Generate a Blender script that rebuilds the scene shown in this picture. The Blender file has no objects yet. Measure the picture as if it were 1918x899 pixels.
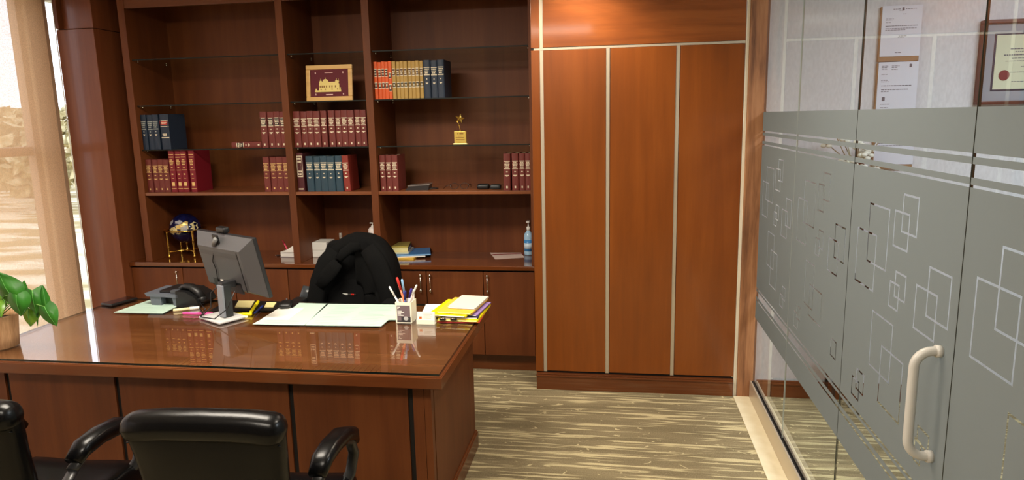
import bpy, bmesh, math, random
from mathutils import Vector, Matrix, noise

random.seed(7)
S = bpy.context.scene
COL = S.collection
PI = math.pi

# ------------------------------------------------------------------ camera
F_PX = 1293.4
CAM_H = 1.75
yaw, pitch, roll = -0.152675, -0.175336, -0.0213875
cy, sy, cp, sp = math.cos(yaw), math.sin(yaw), math.cos(pitch), math.sin(pitch)
fwd = Vector((sy * cp, cy * cp, sp)); rt = Vector((cy, -sy, 0)); up = rt.cross(fwd)
r_ax = rt * math.cos(roll) + up * math.sin(roll)
u_ax = -rt * math.sin(roll) + up * math.cos(roll)
cam = bpy.data.cameras.new('camera'); cam_o = bpy.data.objects.new('camera', cam); COL.objects.link(cam_o)
cam.sensor_width = 36.0; cam.sensor_fit = 'HORIZONTAL'; cam.lens = F_PX / 1918 * 36.0
cam.clip_start = 0.02; cam.clip_end = 500
cam_o.matrix_world = Matrix(((r_ax.x, u_ax.x, -fwd.x, 0), (r_ax.y, u_ax.y, -fwd.y, 0), (r_ax.z, u_ax.z, -fwd.z, CAM_H), (0, 0, 0, 1)))
S.camera = cam_o

# ------------------------------------------------------------------ world, lights, exposure
SKY = 2.8
W = bpy.data.worlds.new('world'); S.world = W; W.use_nodes = True
wn = W.node_tree.nodes; wl = W.node_tree.links; wn.clear()
wo = wn.new('ShaderNodeOutputWorld'); wb = wn.new('ShaderNodeBackground'); wb.inputs[1].default_value = SKY
tc = wn.new('ShaderNodeTexCoord'); sx = wn.new('ShaderNodeSeparateXYZ'); wr = wn.new('ShaderNodeValToRGB')
wl.new(tc.outputs['Generated'], sx.inputs[0]); wl.new(sx.outputs[2], wr.inputs[0]); wl.new(wr.outputs[0], wb.inputs[0]); wl.new(wb.outputs[0], wo.inputs[0])
wr.color_ramp.elements[0].position = 0.0; wr.color_ramp.elements[0].color = (0.90, 0.88, 1.0, 1)
wr.color_ramp.elements[1].position = 1.0; wr.color_ramp.elements[1].color = (0.72, 0.80, 1.0, 1)

def area(name, loc, sx_, sy_, power, col, rot=(0, 0, 0)):
    l = bpy.data.lights.new(name, 'AREA'); l.shape = 'RECTANGLE'; l.size = sx_; l.size_y = sy_; l.energy = power; l.color = col
    o = bpy.data.objects.new(name, l); COL.objects.link(o); o.location = loc; o.rotation_euler = rot
    return o
def spot(name, loc, power, col, ang=100, blend=0.6, rad=0.05, rot=(0, 0, 0)):
    l = bpy.data.lights.new(name, 'SPOT'); l.energy = power; l.color = col; l.spot_size = math.radians(ang); l.spot_blend = blend; l.shadow_soft_size = rad
    o = bpy.data.objects.new(name, l); COL.objects.link(o); o.location = loc; o.rotation_euler = rot
    return o
WARM = (1.0, 0.90, 0.76)
area('ceiling_panel_light', (-1.7, 2.35, 2.74), 1.2, 0.6, 78, WARM)
area('ceiling_panel_light', (-0.9, 0.2, 2.74), 1.2, 0.6, 58, WARM)
spot('downlight', (-0.22, 3.93, 2.72), 60, (1.0, 0.86, 0.68), 125, 0.7, 0.05)
spot('downlight', (0.32, 2.6, 2.72), 55, WARM, 125, 0.7, 0.05)
area('corridor_panel_light', (2.4, 2.4, 2.74), 1.2, 0.6, 62, (0.86, 0.91, 1.0))
pl_ = area('window_portal', (-3.99, 1.8, 1.4), 2.5, 5.2, 1, (1, 1, 1), (0, -PI / 2, 0))
pl_.data.cycles.is_portal = True
S.view_settings.view_transform = 'Standard'
S.view_settings.look = 'None'
S.view_settings.exposure = 0.2
S.view_settings.gamma = 1.0
S.view_settings.use_curve_mapping = False

# ------------------------------------------------------------------ materials
def lin(c):
    return tuple(((v / 255) / 12.92 if v / 255 <= 0.04045 else ((v / 255 + 0.055) / 1.055) ** 2.4) for v in c) + (1.0,)
MATS = {}
def mat(name, rgb, rough=0.5, metal=0.0, coat=0.0, emis=None, spec=0.5, sheen=0.0):
    if name in MATS: return MATS[name]
    m = bpy.data.materials.new(name); m.use_nodes = True
    b = m.node_tree.nodes['Principled BSDF']
    b.inputs['Base Color'].default_value = lin(rgb); b.inputs['Roughness'].default_value = rough; b.inputs['Metallic'].default_value = metal
    b.inputs['Coat Weight'].default_value = coat; b.inputs['Coat Roughness'].default_value = 0.08
    b.inputs['Specular IOR Level'].default_value = spec
    if sheen: b.inputs['Sheen Weight'].default_value = sheen
    MATS[name] = m
    return m
def nodes_of(m): return m.node_tree.nodes, m.node_tree.links
def noisy(name, c1, c2, scale, stretch=(1, 1, 1), rough=0.5, coat=0.0, detail=4, lo=0.35, hi=0.65, metal=0.0, bump=0.0, spec=0.5):
    if name in MATS: return MATS[name]
    m = mat(name, c1, rough, metal, coat, spec=spec); n, l = nodes_of(m); b = n['Principled BSDF']
    t = n.new('ShaderNodeTexCoord'); mp = n.new('ShaderNodeMapping'); mp.inputs['Scale'].default_value = stretch
    no = n.new('ShaderNodeTexNoise'); no.inputs['Scale'].default_value = scale; no.inputs['Detail'].default_value = detail
    cr = n.new('ShaderNodeValToRGB'); cr.color_ramp.elements[0].position = lo; cr.color_ramp.elements[1].position = hi
    cr.color_ramp.elements[0].color = lin(c1); cr.color_ramp.elements[1].color = lin(c2)
    l.new(t.outputs['Object'], mp.inputs[0]); l.new(mp.outputs[0], no.inputs[0]); l.new(no.outputs['Fac'], cr.inputs[0]); l.new(cr.outputs[0], b.inputs['Base Color'])
    if bump:
        bp = n.new('ShaderNodeBump'); bp.inputs['Strength'].default_value = bump; bp.inputs['Distance'].default_value = 0.002
        l.new(no.outputs['Fac'], bp.inputs['Height']); l.new(bp.outputs[0], b.inputs['Normal'])
    return m
def wood(name, dark, mid, light, axis='z', rough=0.32, coat=0.25, scale=1.0, spec=0.4, dist=1.2):
    m = mat(name, mid, rough, 0, coat, spec=spec); n, l = nodes_of(m); b = n['Principled BSDF']
    t = n.new('ShaderNodeTexCoord')
    st = {'z': (1, 1, 0.06), 'x': (0.06, 1, 1), 'y': (1, 0.06, 1)}[axis]
    mp = n.new('ShaderNodeMapping'); mp.inputs['Scale'].default_value = st
    n1 = n.new('ShaderNodeTexNoise'); n1.inputs['Scale'].default_value = 14 * scale; n1.inputs['Detail'].default_value = 6; n1.inputs['Distortion'].default_value = 0.6
    st2 = {'z': (1, 1, 0.25), 'x': (0.25, 1, 1), 'y': (1, 0.25, 1)}[axis]
    mp2 = n.new('ShaderNodeMapping'); mp2.inputs['Scale'].default_value = st2
    n2 = n.new('ShaderNodeTexNoise'); n2.inputs['Scale'].default_value = 2.2 * scale; n2.inputs['Detail'].default_value = 3; n2.inputs['Distortion'].default_value = dist
    n3 = n.new('ShaderNodeTexNoise'); n3.inputs['Scale'].default_value = 120 * scale; n3.inputs['Detail'].default_value = 2
    for a, c in ((mp, n1), (mp2, n2), (mp, n3)): l.new(t.outputs['Object'], a.inputs[0]) if not a.inputs[0].is_linked else None; l.new(a.outputs[0], c.inputs[0])
    ad = n.new('ShaderNodeMath'); ad.operation = 'ADD'; l.new(n1.outputs['Fac'], ad.inputs[0]); l.new(n2.outputs['Fac'], ad.inputs[1])
    a2 = n.new('ShaderNodeMath'); a2.operation = 'MULTIPLY_ADD'; a2.inputs[1].default_value = 0.25; l.new(n3.outputs['Fac'], a2.inputs[0]); l.new(ad.outputs[0], a2.inputs[2])
    ml = n.new('ShaderNodeMath'); ml.operation = 'MULTIPLY'; ml.inputs[1].default_value = 0.444; l.new(a2.outputs[0], ml.inputs[0])
    cr = n.new('ShaderNodeValToRGB'); e = cr.color_ramp.elements
    e[0].position = 0.36; e[0].color = lin(dark); e[1].position = 0.62; e[1].color = lin(light)
    k = e.new(0.5); k.color = lin(mid)
    l.new(ml.outputs[0], cr.inputs[0]); l.new(cr.outputs[0], b.inputs['Base Color'])
    return m
CH = ((90, 46, 20), (103, 54, 24), (113, 62, 29))
PIL = ((110, 58, 32), (122, 67, 38), (132, 76, 45))  # same cherry, lightened: the light on the pilaster front is in the colour
WV = wood('cherry_vertical', *CH, axis='z', rough=0.5, coat=0.0, spec=0.3)
WPIL = wood('cherry_pilaster_lit', *PIL, axis='z', rough=0.36, coat=0.15)
WH = wood('cherry_horizontal', *CH, axis='x')
WY = wood('cherry_deep', *CH, axis='y')
WDESK = wood('cherry_desktop', (98, 56, 30), (112, 66, 36), (126, 78, 44), axis='x', rough=0.22, coat=0.3)
WCTR = wood('cherry_counter', *CH, axis='x', rough=0.15, coat=0.7)
WSHELF = wood('cherry_shelf', (116, 66, 38), (132, 78, 46), (146, 90, 54), axis='x')
WPOST = wood('rustic_post', (104, 66, 42), (158, 108, 72), (182, 132, 92), axis='z', rough=0.6, coat=0.0, scale=2.2)
GAP = mat('black_reveal', (14, 9, 8), 0.7)
ALU = mat('brushed_aluminium', (208, 196, 176), 0.38, 0.6)
CREAM = mat('cream_strip', (230, 222, 200), 0.5)
STEEL = mat('satin_steel', (205, 203, 196), 0.32, 0.85)
CHROME = mat('chrome', (225, 218, 205), 0.14, 1.0)
GOLD = mat('polished_gold', (226, 186, 92), 0.2, 1.0)
BRASS = mat('brass', (232, 206, 132), 0.22, 0.9)
BLACKP = mat('black_plastic', (18, 18, 19), 0.42)
LEATH = noisy('black_leather', (6, 6, 7), (10, 10, 11), 160, rough=0.27, bump=0.12, spec=0.25)
FABRIC = noisy('black_fabric', (9, 9, 9), (16, 16, 17), 420, rough=0.92, bump=0.3, spec=0.15)
KNIT = noisy('black_knit', (9, 9, 9), (20, 20, 20), 500, rough=0.95, bump=0.5, spec=0.12)
PAPER = mat('white_paper', (236, 234, 226), 0.7)
MINT = mat('mint_paper', (196, 222, 208), 0.35)
MINTLINE = mat('mint_print', (160, 196, 180), 0.4)
INK = mat('grey_ink', (96, 98, 108), 0.7)
WALLM = noisy('white_wallpaper', (206, 206, 212), (216, 216, 222), 90, (1, 1, 0.4), rough=0.85)
WALLD = noisy('taupe_wall', (96, 86, 72), (104, 94, 80), 40, rough=0.9)
WALLM2 = noisy('beige_wall', (205, 196, 178), (212, 203, 186), 40, rough=0.9)
CEILM = noisy('ceiling_tile_white', (228, 225, 216), (234, 231, 224), 60, rough=0.95)

def carpet():
    m = mat('striped_carpet', (150, 136, 104), 0.95, spec=0.1); n, l = nodes_of(m); b = n['Principled BSDF']
    t = n.new('ShaderNodeTexCoord')
    def noise_(sc, stretch, det, dist=0.0, rgh=0.5):
        mp = n.new('ShaderNodeMapping'); mp.inputs['Scale'].default_value = stretch; no = n.new('ShaderNodeTexNoise')
        no.inputs['Scale'].default_value = sc; no.inputs['Detail'].default_value = det; no.inputs['Distortion'].default_value = dist; no.inputs['Roughness'].default_value = rgh
        l.new(t.outputs['Object'], mp.inputs[0]); l.new(mp.outputs[0], no.inputs[0]); return no.outputs['Fac']
    def ramp(src, a, c, ca, cc):
        cr = n.new('ShaderNodeValToRGB'); e = cr.color_ramp.elements; e[0].position = a; e[0].color = ca; e[1].position = c; e[1].color = cc
        l.new(src, cr.inputs[0]); return cr.outputs[0]
    def mix(fac, a, c):
        mx = n.new('ShaderNodeMix'); mx.data_type = 'RGBA'; l.new(fac, mx.inputs[0]); l.new(a, mx.inputs[6]); l.new(c, mx.inputs[7]); return mx.outputs[2]
    K, O = (0, 0, 0, 1), (1, 1, 1, 1)
    base = ramp(noise_(150, (1, 1, 1), 2), 0.38, 0.62, lin((122, 110, 84)), lin((146, 133, 104)))
    light = ramp(noise_(220, (1, 1, 1), 2), 0.35, 0.65, lin((186, 172, 132)), lin((208, 195, 156)))
    streak = ramp(noise_(1.6, (1.5, 26, 1), 4, 0.25, 0.55), 0.535, 0.60, K, O)
    curl = ramp(noise_(9, (1, 1.6, 1), 2, 2.2), 0.66, 0.71, K, O)
    soft = ramp(noise_(1.4, (1, 9, 1), 3), 0.4, 0.7, lin((104, 94, 72)), lin((160, 147, 116)))
    mx0 = n.new('ShaderNodeMix'); mx0.data_type = 'RGBA'; mx0.inputs[0].default_value = 0.35; l.new(base, mx0.inputs[6]); l.new(soft, mx0.inputs[7])
    c1 = mix(streak, mx0.outputs[2], light); c2 = mix(curl, c1, light)
    l.new(c2, b.inputs['Base Color'])
    bp = n.new('ShaderNodeBump'); bp.inputs['Strength'].default_value = 0.4; bp.inputs['Distance'].default_value = 0.003
    l.new(noise_(320, (1, 1, 1), 2), bp.inputs['Height']); l.new(bp.outputs[0], b.inputs['Normal'])
    return m
CARPET = carpet()

def clear_glass(name, tint=(0.96, 0.985, 0.97), ior=1.5):
    m = bpy.data.materials.new(name); m.use_nodes = True; n, l = nodes_of(m); n.clear()
    o = n.new('ShaderNodeOutputMaterial'); mx = n.new('ShaderNodeMixShader'); tr = n.new('ShaderNodeBsdfTransparent'); gl = n.new('ShaderNodeBsdfGlossy'); fr = n.new('ShaderNodeFresnel')
    tr.inputs[0].default_value = tint + (1,); gl.inputs['Roughness'].default_value = 0.0; gl.inputs[0].default_value = (1, 1, 1, 1); fr.inputs[0].default_value = ior
    ge = n.new('ShaderNodeNewGeometry'); inv = n.new('ShaderNodeMath'); inv.operation = 'SUBTRACT'; inv.inputs[0].default_value = 1.0
    mu = n.new('ShaderNodeMath'); mu.operation = 'MULTIPLY'
    l.new(ge.outputs['Backfacing'], inv.inputs[1]); l.new(fr.outputs[0], mu.inputs[0]); l.new(inv.outputs[0], mu.inputs[1])
    l.new(mu.outputs[0], mx.inputs[0]); l.new(tr.outputs[0], mx.inputs[1]); l.new(gl.outputs[0], mx.inputs[2]); l.new(mx.outputs[0], o.inputs[0])
    MATS[name] = m
    return m
GLASS = clear_glass('clear_glass')
DGLASS = clear_glass('desk_glass', (0.97, 0.99, 0.98), 2.15)
SHGLASS = clear_glass('shelf_glass', (0.88, 0.95, 0.92), 1.45)
GEDGE = mat('dark_glass_edge', (20, 30, 27), 0.15)
SHEDGE = mat('shelf_glass_edge', (26, 28, 24), 0.5, spec=0.2)
GEDGE2 = mat('grey_glass_edge', (58, 62, 56), 0.3)
GEDGE3 = mat('pale_glass_edge', (150, 154, 146), 0.3)

def frost():
    m = bpy.data.materials.new('frosted_film'); m.use_nodes = True; n, l = nodes_of(m); n.clear()
    o = n.new('ShaderNodeOutputMaterial'); t1 = n.new('ShaderNodeBsdfTranslucent'); d = n.new('ShaderNodeBsdfDiffuse'); g = n.new('ShaderNodeBsdfGlossy')
    t1.inputs[0].default_value = (0.30, 0.312, 0.288, 1); d.inputs[0].default_value = (0.185, 0.192, 0.178, 1); g.inputs['Roughness'].default_value = 0.45; g.inputs[0].default_value = (0.5, 0.5, 0.5, 1)
    m1 = n.new('ShaderNodeMixShader'); m1.inputs[0].default_value = 0.5; m2 = n.new('ShaderNodeMixShader'); m2.inputs[0].default_value = 0.05
    l.new(t1.outputs[0], m1.inputs[1]); l.new(d.outputs[0], m1.inputs[2]); l.new(m1.outputs[0], m2.inputs[1]); l.new(g.outputs[0], m2.inputs[2]); l.new(m2.outputs[0], o.inputs[0])
    return m
FROST = frost()

def shade_mat():
    m = bpy.data.materials.new('woven_shade'); m.use_nodes = True; n, l = nodes_of(m); n.clear()
    o = n.new('ShaderNodeOutputMaterial'); tp = n.new('ShaderNodeBsdfTransparent'); t1 = n.new('ShaderNodeBsdfTranslucent'); d = n.new('ShaderNodeBsdfDiffuse')
    c = lin((228, 184, 142)); t1.inputs[0].default_value = c; d.inputs[0].default_value = c
    m1 = n.new('ShaderNodeMixShader'); m1.inputs[0].default_value = 0.62; m2 = n.new('ShaderNodeMixShader')
    t = n.new('ShaderNodeTexCoord'); no = n.new('ShaderNodeTexNoise'); no.inputs['Scale'].default_value = 150; no.inputs['Detail'].default_value = 2
    cr = n.new('ShaderNodeValToRGB'); cr.color_ramp.elements[0].position = 0.35; cr.color_ramp.elements[1].position = 0.65
    cr.color_ramp.elements[0].color = (0.36, 0.36, 0.36, 1); cr.color_ramp.elements[1].color = (0.20, 0.20, 0.20, 1)
    l.new(t.outputs['Object'], no.inputs[0]); l.new(no.outputs['Fac'], cr.inputs[0]); l.new(cr.outputs[0], m2.inputs[0])
    iv = n.new('ShaderNodeInvert'); l.new(cr.outputs[0], iv.inputs['Color']); l.new(iv.outputs[0], m2.inputs[0])
    l.new(t1.outputs[0], m1.inputs[1]); l.new(d.outputs[0], m1.inputs[2]); l.new(tp.outputs[0], m2.inputs[1]); l.new(m1.outputs[0], m2.inputs[2]); l.new(m2.outputs[0], o.inputs[0])
    return m
SHADE = shade_mat()

# ------------------------------------------------------------------ mesh builder
class MB:
    def __init__(s):
        s.v = []; s.f = []; s.mi = []; s.ms = []; s.sm = []
    def _m(s, m):
        if m not in s.ms: s.ms.append(m)
        return s.ms.index(m)
    def add(s, verts, faces, m, smooth=False):
        o = len(s.v); s.v += [tuple(v) for v in verts]; k = s._m(m)
        for f in faces:
            s.f.append(tuple(i + o for i in f)); s.mi.append(k); s.sm.append(smooth)
        return s
    def box(s, lo, hi, m, b=0.0, M=None):
        lo = [min(a, c) for a, c in zip(lo, hi)], [max(a, c) for a, c in zip(lo, hi)]
        lo, hi = lo
        if b > 0:
            bm = bmesh.new()
            bmesh.ops.create_cube(bm, size=1)
            for v in bm.verts: v.co = Vector(((lo[i] + hi[i]) / 2 + v.co[i] * (hi[i] - lo[i]) for i in range(3)))
            bmesh.ops.bevel(bm, geom=bm.edges[:], offset=min(b, 0.45 * min(hi[i] - lo[i] for i in range(3))), segments=2, affect='EDGES', profile=0.6)
            vs = [(M @ v.co) if M else v.co.copy() for v in bm.verts]; bm.verts.index_update()
            fs = [[v.index for v in f.verts] for f in bm.faces]; bm.free()
            return s.add(vs, fs, m)
        vs = [Vector((x, y, z)) for x in (lo[0], hi[0]) for y in (lo[1], hi[1]) for z in (lo[2], hi[2])]
        if M: vs = [M @ v for v in vs]
        return s.add(vs, [(0, 1, 3, 2), (4, 6, 7, 5), (0, 4, 5, 1), (2, 3, 7, 6), (0, 2, 6, 4), (1, 5, 7, 3)], m)
    def prism(s, pts, z0, z1, m, M=None, smooth=False):
        """polygon pts (x, y) extruded along z, CCW"""
        n = len(pts); vs = [Vector((p[0], p[1], z0)) for p in pts] + [Vector((p[0], p[1], z1)) for p in pts]
        if M: vs = [M @ v for v in vs]
        s.add(vs, [tuple(range(n - 1, -1, -1)), tuple(range(n, 2 * n))], m)
        return s.add(vs, [(i, (i + 1) % n, (i + 1) % n + n, i + n) for i in range(n)], m, smooth)
    def lathe(s, prof, m, c=(0, 0, 0), seg=20, M=None, smooth=True, sx=1.0, sy=1.0):
        vs = []; fs = []; n = len(prof)
        for i in range(seg):
            a = 2 * PI * i / seg
            for r, z in prof: vs.append(Vector((c[0] + r * math.cos(a) * sx, c[1] + r * math.sin(a) * sy, c[2] + z)))
        for i in range(seg):
            j = (i + 1) % seg
            for k in range(n - 1): fs.append((i * n + k, j * n + k, j * n + k + 1, i * n + k + 1))
        if prof[0][0] > 1e-6: fs.append(tuple(i * n for i in range(seg - 1, -1, -1)))
        if prof[-1][0] > 1e-6: fs.append(tuple(i * n + n - 1 for i in range(seg)))
        if M: vs = [M @ v for v in vs]
        return s.add(vs, fs, m, smooth)
    def ball(s, c, r, m, seg=16, rings=10, sc=(1, 1, 1), M=None):
        prof = [(max(1e-7, r * math.sin(PI * i / rings)), -r * math.cos(PI * i / rings)) for i in range(rings + 1)]
        T = Matrix.Translation(c) @ Matrix.Diagonal((sc[0], sc[1], sc[2], 1))
        return s.lathe(prof, m, seg=seg, M=(M @ T) if M else T)
    def sweep(s, pts, rx, ry, m, up=(0, 0, 1), seg=12, cap=True, sq=1.0, smooth=True):
        """sweep an ellipse / superellipse section (rx across, ry along up) on a polyline"""
        pts = [Vector(p) for p in pts]; n = len(pts); up = Vector(up)
        rx = rx if isinstance(rx, (list, tuple)) else [rx] * n; ry = ry if isinstance(ry, (list, tuple)) else [ry] * n
        vs = []; fs = []
        prev = None
        for i, p in enumerate(pts):
            t = (pts[min(i + 1, n - 1)] - pts[max(i - 1, 0)]).normalized()
            side = t.cross(up)
            if side.length < 1e-3: side = prev if prev else t.orthogonal()
            side.normalize()
            if prev and side.dot(prev) < 0: side = -side
            prev = side.copy(); u2 = side.cross(t).normalized()
            for k in range(seg):
                a = 2 * PI * k / seg; c, sn = math.cos(a), math.sin(a)
                c = math.copysign(abs(c) ** sq, c); sn = math.copysign(abs(sn) ** sq, sn)
                vs.append(p + side * (rx[i] * c) + u2 * (ry[i] * sn))
        for i in range(n - 1):
            for k in range(seg):
                k2 = (k + 1) % seg; fs.append((i * seg + k, i * seg + k2, (i + 1) * seg + k2, (i + 1) * seg + k))
        if cap:
            fs.append(tuple(range(seg - 1, -1, -1))); fs.append(tuple((n - 1) * seg + k for k in range(seg)))
        return s.add(vs, fs, m, smooth)
    def tube(s, pts, r, m, seg=8): return s.sweep(pts, r, r, m, seg=seg)
    def cyl(s, a, b, r, m, seg=12): return s.sweep([a, b], r, r, m, seg=seg, up=(0, 0, 1) if abs((Vector(b) - Vector(a)).normalized().z) < 0.9 else (0, 1, 0), smooth=True)
    def rbox(s, c, size, r, m, f=None, seg=6, M=None):
        """rounded box, its vertices moved by f(p) when given"""
        h = [x / 2 for x in size]; inner = [max(0.0, x - r) for x in h]
        lines = []
        for ax in range(3):
            xs = [-h[ax] + r * (1 - math.cos(PI / 2 * i / 3)) for i in range(3)] + [-inner[ax] + 2 * inner[ax] * i / seg for i in range(seg + 1)] + [h[ax] - r * (1 - math.cos(PI / 2 * i / 3)) for i in (2, 1, 0)]
            lines.append(xs)
        vs = []; fs = []; idx = {}
        def vid(p):
            k = tuple(round(x, 6) for x in p)
            if k not in idx:
                q = Vector(p); cl = Vector([max(-inner[i], min(inner[i], q[i])) for i in range(3)]); d = q - cl
                if d.length > 1e-9: q = cl + d.normalized() * r
                q = q + Vector(c)
                if f: q = Vector(f(q))
                if M: q = M @ q
                idx[k] = len(vs); vs.append(q)
            return idx[k]
        for ax in range(3):
            a, b = [(1, 2), (2, 0), (0, 1)][ax]
            for sgn in (-1, 1):
                A, Bq = lines[a], lines[b]
                for i in range(len(A) - 1):
                    for j in range(len(Bq) - 1):
                        q = []
                        for (ii, jj) in ((i, j), (i + 1, j), (i + 1, j + 1), (i, j + 1)):
                            p = [0, 0, 0]; p[ax] = sgn * h[ax]; p[a] = A[ii]; p[b] = Bq[jj]; q.append(vid(p))
                        if sgn < 0: q.reverse()
                        if len(set(q)) == 4: fs.append(q)
        return s.add(vs, fs, m, True)
    def grid(s, fn, nu, nv, m, smooth=True):
        vs = [fn(i / nu, j / nv) for i in range(nu + 1) for j in range(nv + 1)]
        fs = [(i * (nv + 1) + j, (i + 1) * (nv + 1) + j, (i + 1) * (nv + 1) + j + 1, i * (nv + 1) + j + 1) for i in range(nu) for j in range(nv)]
        return s.add(vs, fs, m, smooth)
    def mesh(s, name):
        me = bpy.data.meshes.new(name); me.from_pydata(s.v, [], s.f)
        for m in s.ms: me.materials.append(m)
        me.polygons.foreach_set('material_index', s.mi); me.polygons.foreach_set('use_smooth', s.sm); me.update()
        return me
    def build(s, name, parent=None, loc=None, rotz=0.0, world=False):
        """world=True: vertices are in world space and the parent is only translated"""
        if world and parent is not None:
            p = Vector(parent.location); q = parent.parent
            while q is not None: p += Vector(q.location); q = q.parent
            s.v = [tuple(Vector(v) - p) for v in s.v]
        o = bpy.data.objects.new(name, s.mesh(name)); COL.objects.link(o)
        if parent is not None: o.parent = parent
        if loc is not None: o.location = loc
        o.rotation_euler.z = rotz
        return o
def tag(o, label, cat, group=None):
    o['label'] = label; o['category'] = cat
    if group: o['group'] = group
    return o
def thing(name, label, cat, loc=(0, 0, 0), rotz=0.0, group=None):
    o = bpy.data.objects.new(name, None); COL.objects.link(o); o.location = loc; o.rotation_euler = (0, 0, rotz); o.empty_display_size = 0.1
    return tag(o, label, cat, group)
def struct(o):
    o['kind'] = 'structure'
    return o
def mesh_at(name, b, base):
    """one mesh thing whose origin is at base; builder vertices are in world space"""
    b.v = [tuple(Vector(v) - Vector(base)) for v in b.v]
    o = bpy.data.objects.new(name, b.mesh(name)); COL.objects.link(o); o.location = base
    return o
def RZ(a): return Matrix.Rotation(a, 4, 'Z')
def RX(a): return Matrix.Rotation(a, 4, 'X')
def RY(a): return Matrix.Rotation(a, 4, 'Y')
def TR(*p): return Matrix.Translation(p)
def dup(o, loc=None):
    c = o.copy(); COL.objects.link(c)
    if loc is not None: c.location = loc
    for ch in list(o.children):
        d = ch.copy(); COL.objects.link(d); d.parent = c
        for g in list(ch.children):
            e = g.copy(); COL.objects.link(e); e.parent = d
    return c

# ================================================================== THE ROOM
GX = 0.845            # centre plane of the glass wall
FACE = 4.53           # front of the bookcase
def sbox(name, lo, hi, m, b=0.0): return struct(mesh_at(name, MB().box(lo, hi, m, b), ((lo[0] + hi[0]) / 2, (lo[1] + hi[1]) / 2, min(lo[2], hi[2]))))
sbox('floor', (-4.1, -2.0, -0.1), (4.2, 5.15, 0.0), CARPET)
sbox('ceiling', (-4.1, -2.0, 2.75), (4.2, 5.15, 2.85), CEILM)
sbox('wall_back', (-4.1, 5.03, 0.0), (0.86, 5.15, 2.75), WALLM2)
sbox('wall_front', (-4.1, -2.0, 0.0), (4.2, -1.9, 2.75), WALLD)
sbox('wall_corridor', (0.86, 4.28, 0.0), (4.2, 4.40, 2.75), WALLM)
sbox('wall_right', (4.1, -1.9, 0.0), (4.2, 4.28, 2.75), WALLM)
wl_ = MB()
wl_.box((-4.0, -1.9, 0.0), (-3.86, 5.03, 0.12), WALLM2).box((-4.0, -1.9, 2.68), (-3.86, 5.03, 2.75), WALLM2)
wl_.box((-4.0, -1.9, 0.12), (-3.86, -0.9, 2.68), WALLM2).box((-4.0, 4.66, 0.12), (-3.86, 5.03, 2.68), WALLM2)
struct(mesh_at('wall_left', wl_, (-3.93, 2, 0)))
# window behind the shade: jambs, sill, transom, mullions and panes
FRM = mat('window_frame_tan', (176, 150, 122), 0.5)
wf = struct(thing('window_1', 'tall window in bronze-tan frame behind the woven shade', 'window', (-3.96, 1.7, 0.12)))
b = MB()
b.box((-3.99, 4.215, 0.12), (-3.93, 4.47, 2.68), FRM).box((-3.93, 4.265, 0.12), (-3.915, 4.285, 2.68), CREAM).box((-3.99, 4.62, 0.12), (-3.93, 4.66, 2.68), FRM)
b.box((-3.99, -0.9, 0.12), (-3.93, 4.215, 0.17), FRM).box((-3.99, -0.9, 2.62), (-3.93, 4.215, 2.68), FRM)
b.box((-3.99, -0.9, 0.17), (-3.93, -0.84, 2.62), FRM).box((-3.99, 1.62, 0.17), (-3.93, 1.70, 2.62), FRM)
b.build('frame', wf, world=True)
MB().box((-3.985, -0.84, 1.565), (-3.92, 4.19, 1.625), FRM, 0.004).build('transom', wf, world=True)
for y0, y1 in ((-0.84, 1.62), (1.70, 4.19), (4.47, 4.62)):  # narrow end pane added so overexposed outdoors shows as a bright white strip
    for z0, z1 in ((0.17, 1.565), (1.625, 2.62)):
        MB().box((-3.962, y0, z0), (-3.956, y1, z1), GLASS).build('pane', wf, world=True)
sh = thing('roller_shade', 'tan woven roller shade drawn down over the tall window', 'window shade', (-3.80, 1.7, 0.13))
MB().grid(lambda u, v: (-3.80 + 0.0015 * math.sin(v * 9), -0.85 + 5.142 * u, 0.15 + 2.50 * v), 40, 12, SHADE).build('fabric', sh, world=True)
MB().box((-3.812, -0.85, 0.125), (-3.790, 4.292, 0.152), FRM, 0.005).build('hem_bar', sh, world=True)
MB().cyl((-3.80, -0.87, 2.675), (-3.80, 4.36, 2.675), 0.028, FRM, 14).build('roller', sh, world=True)
# white casing, pilaster with its small top block
CAS = mat('white_casing', (240, 238, 228), 0.45)
struct(mesh_at('trim_1', MB().box((-3.842, 4.424, 0.0), (-3.8365, 4.43, 2.75), CAS, 0.002).box((-3.99, 4.486, 2.62), (-3.86, 4.62, 2.75), CAS), (-3.84, 4.42, 0)))
b = MB(); b.box((-3.836, 4.43, 0.0), (-3.55, 5.03, 2.412), WPIL, 0.003); b.box((-3.836, 4.432, 2.416), (-3.55, 5.03, 2.75), WPIL, 0.003); b.box((-3.83, 4.445, 2.405), (-3.56, 4.98, 2.42), GAP)
struct(mesh_at('trim_2', b, (-3.7, 4.7, 0)))
struct(mesh_at('trim_3', MB().box((-3.80, 4.385, 2.415), (-3.775, 4.43, 2.75), WV, 0.003), (-3.79, 4.4, 2.415)))
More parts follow.
